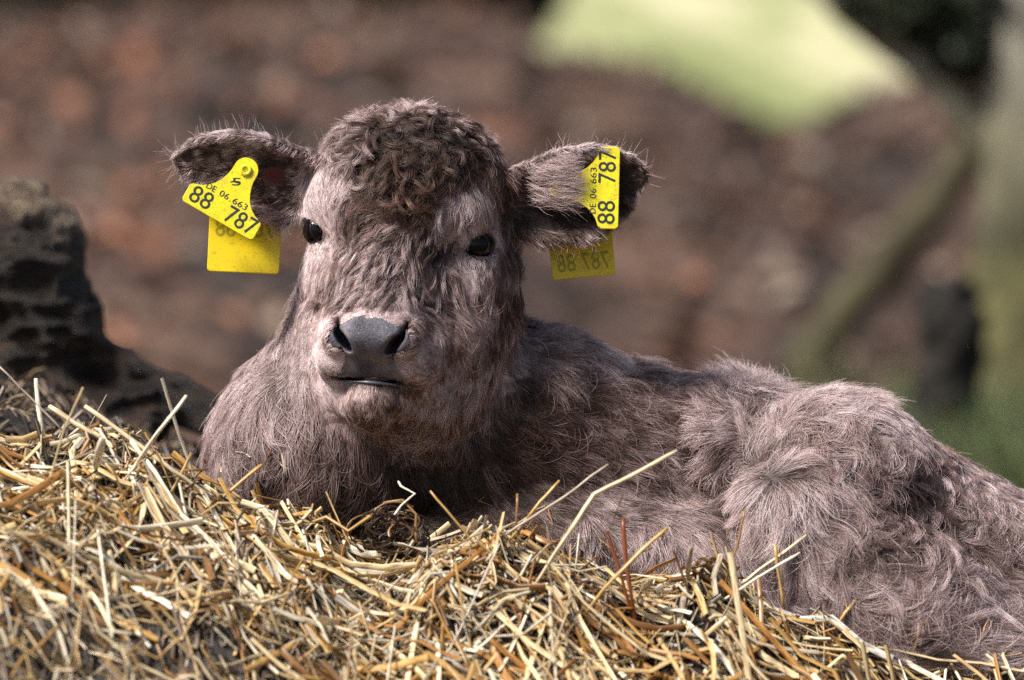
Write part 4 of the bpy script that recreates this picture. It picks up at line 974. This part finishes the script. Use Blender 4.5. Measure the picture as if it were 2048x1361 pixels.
for pts, rr, colr, lab in STALKS:
    hits = [heap_hit(*q) for q in pts]; good = [h for h in hits if h is not None and h < -120]
    anchor = good[-1] if good else CD
    dd = [(h - 16 if (h is not None and h < -120) else anchor - 12 - 10 * i_) for i_, h in enumerate(hits)]
    ctrl = np.array([V(q[0], q[1], d_) for q, d_ in zip(pts, dd)])
    u = np.linspace(0, len(ctrl) - 1, 3 * (len(ctrl) - 1) + 1); Q = np.stack([np.interp(u, np.arange(len(ctrl)), ctrl[:, j]) for j in range(3)], 1)
    Q = Q + vnoise(Q, 60, 2) * .8; K = len(Q)
    R = rr * S * rng.uniform(.9, 1.08, K) ; R[0] *= .8
    Pw = to_world(Q)[None]; sd = 10
    v_, f_ = tubes(Pw, R[None], sd, .72, twist=np.array([[0, 0, 1.0]]))
    at_ = straw_attrs(1, K, sd, np.array([colr]), Pw)
    # closed ends: flat caps, the shade of the hollow painted as a dark centre
    caps = []
    for e_ in (0, K - 1):
        v_ = np.concatenate([v_, Pw[0, e_][None]]); ci = len(v_) - 1
        caps += [(e_ * sd + j, e_ * sd + (j + 1) % sd, ci, ci) if e_ else (e_ * sd + (j + 1) % sd, e_ * sd + j, ci, ci) for j in range(sd)]
    at_ = {"tone": np.concatenate([at_["tone"], np.array([[.10, .06, .03]] * 2)]), **{k: np.concatenate([at_[k], [0, 0]]) for k in ("along", "around", "sid")}}
    me = bpy.data.meshes.new("straw_stalk")
    me.from_pydata([tuple(q) for q in v_], [], [tuple(q) for q in f_] + [tuple(q[:3]) for q in caps])
    for nm, arr in at_.items():
        arr = np.asarray(arr, np.float32)
        if arr.ndim == 1: me.attributes.new(nm, 'FLOAT', 'POINT').data.foreach_set("value", arr)
        else: me.attributes.new(nm, 'FLOAT_COLOR', 'POINT').data.foreach_set("color", np.concatenate([arr, np.ones((len(arr), 1), np.float32)], 1).ravel())
    me.shade_smooth(); me.materials.append(straw_m); me.update()
    tag(link(bpy.data.objects.new("straw_stalk", me)), lab, "straw", "loose straws standing out of the straw litter")

# ============================================================ stump and dark earth on the left
bark, t, b = mat("weathered_wood")
gp_ = geopos(t); mp = nd(t, "ShaderNodeMapping"); mp.inputs["Scale"].default_value = (.5, .5, 1.6); t.links.new(gp_, mp.inputs[0])
gn_ = nd(t, "ShaderNodeAttribute", attribute_name="pale").outputs["Fac"]
dkc = ramp(t, noise(t, 26, 6, 0.7, mp.outputs[0], 1.5), [(0.38, (0.008, 0.005, 0.003)), (0.54, (0.045, 0.024, 0.015)), (0.70, (0.15, 0.088, 0.058))])
plc = ramp(t, noise(t, 45, 5, 0.65, gp_), [(0.35, (0.09, 0.055, 0.035)), (0.65, (0.38, 0.28, 0.19))])
t.links.new(mixc(t, gn_, dkc, plc), b.inputs["Base Color"]); b.inputs["Roughness"].default_value = 0.55
bump(t, b, noise(t, 60, 8, 0.75, mp.outputs[0], 1.5), 1.0, 0.02)
SD = 1300.0
stump = [Ell(V(20, 520, SD), (172, 182, 170), 60), Ell(V(95, 640, SD), (120, 100, 120), 60), Ell(V(-120, 560, SD), (190, 210, 180), 40), Cone(V(-60, 720, SD - 60), V(150, 668, SD - 40), 60, 42, 30), Cone(V(140, 690, SD), V(470, 860, SD + 40), 52, 46, 40),
         Cone(V(0, 700, SD), V(120, 800, SD), 120, 100, 60), Cone(V(-200, 800, SD), V(260, 860, SD), 120, 70, 60)]
def stump_noise(p):
    q = p * np.array([.55, 1.5, .55]); r1 = 1 - 2 * np.abs(snoise(q, 150, 2)); return 7 * r1 + 4 * snoise(q, 60, 4) + 2.5 * snoise(p, 24, 6)
slo, shi = V(-460, 1020, SD) - np.array([0, 0, 330]), V(620, 280, SD) + np.array([0, 0, 330])
sax, sG = sdf_grid(stump, [], slo, shi, 9.0)
gx = np.stack(np.meshgrid(*sax, indexing='ij'), -1).reshape(-1, 3)
sG = sG - stump_noise(gx).reshape(sG.shape)
sv, sf = surface_nets(sax, sG)
topz = V(0, 395, SD)[1]
edge_ = (sv[:, 1] - np.interp(sv[:, 0], [V(0, 0, SD)[0], V(190, 0, SD)[0]], [V(0, 420, SD)[1], V(0, 520, SD)[1]])) / 40 + .7 * snoise(sv, 90, 3)
tag(mesh_obj("tree_stump", to_world(sv), sf, bark, attrs={"pale": np.clip(edge_ + .3, 0, 1)}), "dark knobbly weathered stump with a pale rounded top and a root, left of the calf", "stump")

# ============================================================ background: leaves, trees, shrubs, grass
def leaf_cards(P, size, ratio=.6, droop=.25, up=0.0):
    """folded leaf shapes: six vertices, four triangles; P (N,3), size (N,)"""
    N = len(P); a = norm(rng.normal(size=(N, 3)) + np.array([0, 0, up])); b_ = norm(np.cross(a, rng.normal(size=(N, 3)))); c = np.cross(a, b_)
    L2 = [(-.5, 0, 0), (-.12, -.5, .12), (-.12, .5, .12), (.5, 0, -droop), (-.1, 0, -.06), (.2, .36, .05), (.2, -.36, .05)]
    v = np.stack([P + size[:, None] * (q[0] * b_ + q[1] * ratio * c + q[2] * a) for q in L2], 1)
    f = np.array([(0, 1, 4), (4, 1, 6), (4, 6, 3), (4, 3, 5), (4, 5, 2), (4, 2, 0)])
    return v.reshape(-1, 3), (np.arange(N)[:, None, None] * 7 + f[None]).reshape(-1, 3)
leafm, t, b = mat("dead_leaves"); t.links.new(attr(t, "tone"), b.inputs["Base Color"]); b.inputs["Roughness"].default_value = 0.6
NL = 5000
lx = rng.uniform(-5.5, 5.5, NL); ly = 2.2 + rng.random(NL) ** .8 * 12.2
lx = lx * (ly + 4) / 17
keep_ = ground_z(lx, ly) > -1
lt_ = np.array([(.31, .13, .068), (.11, .062, .042), (.15, .095, .068), (.06, .036, .025), (.24, .175, .13), (.035, .023, .018)])
clus = snoise(np.stack([lx, ly, 0 * lx], -1), 1.6, 7)
pick = rng.random(NL) + .30 * clus; redzone = np.exp(-((lx + 0.082 * (ly + 4)) / .55) ** 2 - ((ly - 9) / 4) ** 2)
ci = np.where(rng.random(NL) < .05 + .35 * redzone, 0, np.clip((pick * 5).astype(int), 1, 5))
v_, f_ = leaf_cards(np.stack([lx, ly, ground_z(lx, ly) + .015], -1), rng.uniform(.05, .12, NL), up=2.0)
tag(mesh_obj("leaf_litter", v_, f_, leafm, smooth=False, attrs={"tone": np.repeat(lt_[ci] * rng.uniform(.7, 1.2, (NL, 1)), 7, 0)}), kind='stuff')

barkt, t, b = mat("mossy_bark")
gp_ = geopos(t); mp = nd(t, "ShaderNodeMapping"); mp.inputs["Scale"].default_value = (1, 1, .3); t.links.new(gp_, mp.inputs[0])
sepz = nd(t, "ShaderNodeSeparateXYZ"); t.links.new(gp_, sepz.inputs[0])
mr = nd(t, "ShaderNodeMapRange"); mr.inputs[1].default_value = 0.38; mr.inputs[2].default_value = 0.72; t.links.new(sepz.outputs[2], mr.inputs[0])
bc = ramp(t, noise(t, 14, 5, .6, mp.outputs[0]), [(.35, (.15, .135, .10)), (.65, (.37, .34, .27))]); mc = ramp(t, noise(t, 8, 5, .6, gp_), [(.35, (.042, .040, .014)), (.65, (.17, .155, .055))])
t.links.new(mixc(t, mr.outputs[0], mc, bc), b.inputs["Base Color"]); b.inputs["Roughness"].default_value = .85; bump(t, b, noise(t, 30, 5, .7, mp.outputs[0]), .8, .02)
dullb, t, b = mat('dull_bark'); t.links.new(ramp(t, noise(t, 6, 5, .6, geopos(t)), [(.38, (.030, .024, .012)), (.62, (.075, .064, .030))]), b.inputs['Base Color']); b.inputs['Roughness'].default_value = .9
leafg, t, b = mat("dark_leaves"); t.links.new(attr(t, "tone"), b.inputs["Base Color"]); b.inputs["Roughness"].default_value = 0.5
def tube_obj(name, pts, rads, m, parent, sides=14, K=None, flat=1.0):
    pts = np.array(pts, float); u = np.linspace(0, len(pts) - 1, K or 6 * (len(pts) - 1) + 1)
    Q = np.stack([np.interp(u, np.arange(len(pts)), pts[:, j]) for j in range(3)], 1); R = np.interp(u, np.arange(len(pts)), rads)
    Q[1:-1] = Q[1:-1] * .5 + (Q[:-2] + Q[2:]) * .25; Q[1:-1] += vnoise(Q[1:-1], .6, 5) * R[1:-1, None] * .12
    v_, f_ = tubes(Q[None], R[None], sides, flat, twist=np.array([[.1, .9, .2]]))
    ax0 = np.repeat(Q, sides, 0); v_ = ax0 + (v_ - ax0) * (1 + .14 * snoise(v_ * np.array([1, 1, .3]), .11, 3))[:, None]
    return mesh_obj(name, v_, f_, m, parent)
def foliage(name, blobs, n, size, tones, parent, m=None):
    P_, C_ = [], []
    tot = sum(b_[1][0] * b_[1][1] * b_[1][2] for b_ in blobs)
    for c, r in blobs:
        k = max(20, int(n * r[0] * r[1] * r[2] / tot)); q = norm(rng.normal(size=(k, 3))) * (rng.random((k, 1)) ** .45) * np.array(r) + np.array(c)
        P_.append(q); C_.append(np.array(tones)[rng.integers(0, len(tones), k)] * rng.uniform(.6, 1.3, (k, 1)))
    P_ = np.concatenate(P_); C_ = np.concatenate(C_)
    hole = snoise(P_, .5, 6) > -.55; P_, C_ = P_[hole], C_[hole]
    v_, f_ = leaf_cards(P_, rng.uniform(size * .6, size * 1.3, len(P_)))
    return mesh_obj(name, v_, f_, m or leafg, parent, False, attrs={"tone": np.repeat(C_, 7, 0)})
DG = [(.018, .028, .012), (.030, .042, .018), (.045, .055, .022), (.022, .022, .014)]
OL = [(.05, .06, .018), (.09, .10, .03), (.035, .045, .015)]
dT = 4.5 / S
tb = W(2040, 1160, dT); tb[2] = ground_z(tb[:1], tb[1:2])[0]
tree = empty("leaning_tree", tb); tag(tree, "slender mossy tree at the right edge with a bare limb and dark foliage above", "tree")
top_ = W(2030, 0, dT)
tr_ = tube_obj("trunk", [tb + [0.02, 0, -.05], W(2040, 900, dT), W(2056, 450, dT), W(2062, 0, dT), W(2080, -900, dT), W(2040, -2400, dT), W(2100, -5200, dT)], [.15, .115, .090, .082, .07, .06, .02], barkt, None); adopt(tr_, tree)
br = tube_obj("limb", [W(2040, 330, dT), W(1940, 235, dT), W(1850, 150, dT), W(1690, 20, dT), W(1480, -140, dT)], [.05, .034, .030, .026, .012], barkt, None, 10); adopt(br, tree)
cr = foliage("crown", [(W(1860, -60, dT), (.20, .25, .13)), (W(1780, -90, dT), (.2, .3, .13)), (W(2250, -1500, dT), (.6, .6, .5)), (W(2150, -2300, dT), (.9, .9, .8)), (W(2150, -3400, dT), (1.4, 1.4, 1.3)), (W(2100, -5400, dT), (1.1, 1.1, 1.0))], 30000, .055, DG, None); adopt(cr, tree)
cr2 = foliage("low_spray", [(W(1860, 5, dT), (.17, .12, .075)), (W(1925, 90, dT), (.065, .12, .10)), (W(1800, -30, dT), (.14, .1, .06)), (W(1945, 30, dT), (.06, .1, .13))], 9000, .03, DG, None); adopt(cr2, tree)
dS = 6.0 / S
sb = W(1560, 800, dS); 
stem = tube_obj("mossy_pole", [W(1530, 900, dS), W(1640, 690, dS), W(1760, 540, dS), W(1880, 390, dS), W(1975, 230, dS)], [.045, .048, .046, .042, .038], dullb, None, 12)
stem.name = "fallen_branch"; tag(stem, "olive mossy branch leaning diagonally against the tree trunk at the right", "branch")
bk, t, b = mat("hollow_black"); b.inputs["Base Color"].default_value = (.008, .006, .004, 1); b.inputs["Roughness"].default_value = .9  # solid black mass added to stand for a shaded hollow by the trunk
ck = W(1900, 640, 3.3 / S)
kax, kG = sdf_grid([Ell(from_world(ck), (120, 150, 100), 20), Cone(from_world(ck) + [20, -60, 0], from_world(ck) + [-60, -520, 0], 90, 130, 60)], [], from_world(ck) - [330, 760, 300], from_world(ck) + [300, 260, 300], 14.0)
gx = np.stack(np.meshgrid(*kax, indexing='ij'), -1).reshape(-1, 3); kG = kG - (22 * snoise(gx, 120, 1) + 10 * snoise(gx, 50, 4)).reshape(kG.shape)
kv, kf = surface_nets(kax, kG); tag(mesh_obj("dark_hollow", to_world(kv), kf, bk), "black mass standing in for the dark hollow between the leaning branch and the mossy trunk", "stump")
# grass and low green growth on the right
gv, gf, gt, go = [], [], [], 0
NG = 8000
cx_, cyy = rng.choice([W(1840, 800, 3.6 / S)[0], W(1960, 900, 3.3 / S)[0], W(2120, 900, 3.3 / S)[0], W(1740, 800, 4.0 / S)[0]], NG, p=[.3, .35, .2, .15]), rng.choice([2.6, 3.4], NG)
cx_ = cx_ + rng.normal(0, .13, NG); cyy = cyy + rng.normal(0, .35, NG)
hb_ = rng.uniform(.08, .26, NG); az = rng.uniform(0, 6.28, NG); s5 = np.linspace(0, 1, 5)
Pg = np.stack([cx_[:, None] + np.cos(az)[:, None] * hb_[:, None] * .5 * s5 ** 2, cyy[:, None] + np.sin(az)[:, None] * hb_[:, None] * .5 * s5 ** 2, ground_z(cx_, cyy)[:, None] + hb_[:, None] * s5], -1)
v_, f_ = tubes(Pg, np.array([.004, .0042, .0036, .0024, .0006])[None].repeat(NG, 0), 3, .3)
tag(mesh_obj("grass", v_, f_, leafg, attrs={"tone": np.repeat(np.array([(.07, .14, .035), (.12, .15, .05), (.15, .13, .06)])[rng.integers(0, 3, NG)], 15, 0)}), kind='stuff')
SH = [((-60, 26), (1.1, .6, .5), "dark bluish green shrub on the bank at the upper left corner", DG), ((250, 18), (1.0, .6, .42), "low dark shrub on the bank crest right of the corner shrub", DG),
      ((470, 10), (.45, .5, .40), "small dark bush on the crest beside the left meadow gap", DG), ((830, 5), (.5, .5, .42), "olive bush on the crest between the two small meadow gaps", OL),
      ((1035, -15), (.22, .4, .45), "narrow dark bush on the crest at the left end of the open meadow", DG), ((2100, 20), (.9, .6, .8), "broad dark bush on the bank behind the mossy tree", DG)]
for (px_, py_), r_, lab, tn in SH:
    c = W(px_, py_, 14.6 / S); c[2] = c[2] + r_[2] * .55
    o_ = foliage("shrub", [(c, r_), (c + np.array([r_[0] * .5, .1, r_[2] * .5]), tuple(v * .6 for v in r_)), (c + np.array([-r_[0] * .5, 0, r_[2] * .3]), tuple(v * .6 for v in r_))], 5000, .09, tn, None)
    tag(o_, lab, "shrub", "shrubs along the crest of the bank")
# dark matted clump under the throat
cc0 = V(785, 1068, -225)
kax, kG = sdf_grid([Ell(cc0 + np.array([0, -22, 10]), (50, 22, 40), 20), Ell(cc0 + np.array([44, -26, 0]), (30, 16, 30), 20)], [], cc0 - 130, cc0 + 130, 3.0)
gx = np.stack(np.meshgrid(*kax, indexing='ij'), -1).reshape(-1, 3); kG = kG - (6 * snoise(gx, 40, 1) + 3 * snoise(gx, 16, 4)).reshape(kG.shape)
kv, kf = surface_nets(kax, kG)
cl_o = tag(mesh_obj("straw_clump", to_world(kv), kf, bed, attrs={"patch": np.zeros(len(kv))}), "dark brown matted clump of dung and curled stems below the throat", "clump")
nC = 110; an = rng.uniform(0, 6.28, nC); s7 = np.linspace(0, 1, 9); rC = rng.uniform(18, 52, nC)
ctr = cc0 + rng.normal(0, 16, (nC, 3)) * np.array([1.5, .9, .7]) + np.array([0, 0, -26])
ar_ = an[:, None] + s7[None] * rng.uniform(.5, 2.6, nC)[:, None]
Pc = ctr[:, None, :] + np.stack([np.cos(ar_) * rC[:, None], np.sin(ar_) * rC[:, None] * .75, rng.normal(0, 12, (nC, 1)) * s7[None]], -1)
Pw = to_world(Pc); v_, f_ = tubes(Pw, rng.uniform(.0005, .0013, nC)[:, None] * np.ones((nC, 9)), 5, .6)
stems_o = mesh_obj("curled_stems", v_, f_, straw_m, cl_o, attrs=straw_attrs(nC, 9, 5, np.array([(.06, .033, .017), (.12, .065, .03), (.30, .18, .08), (.03, .018, .012)])[rng.integers(0, 4, nC)], Pw))
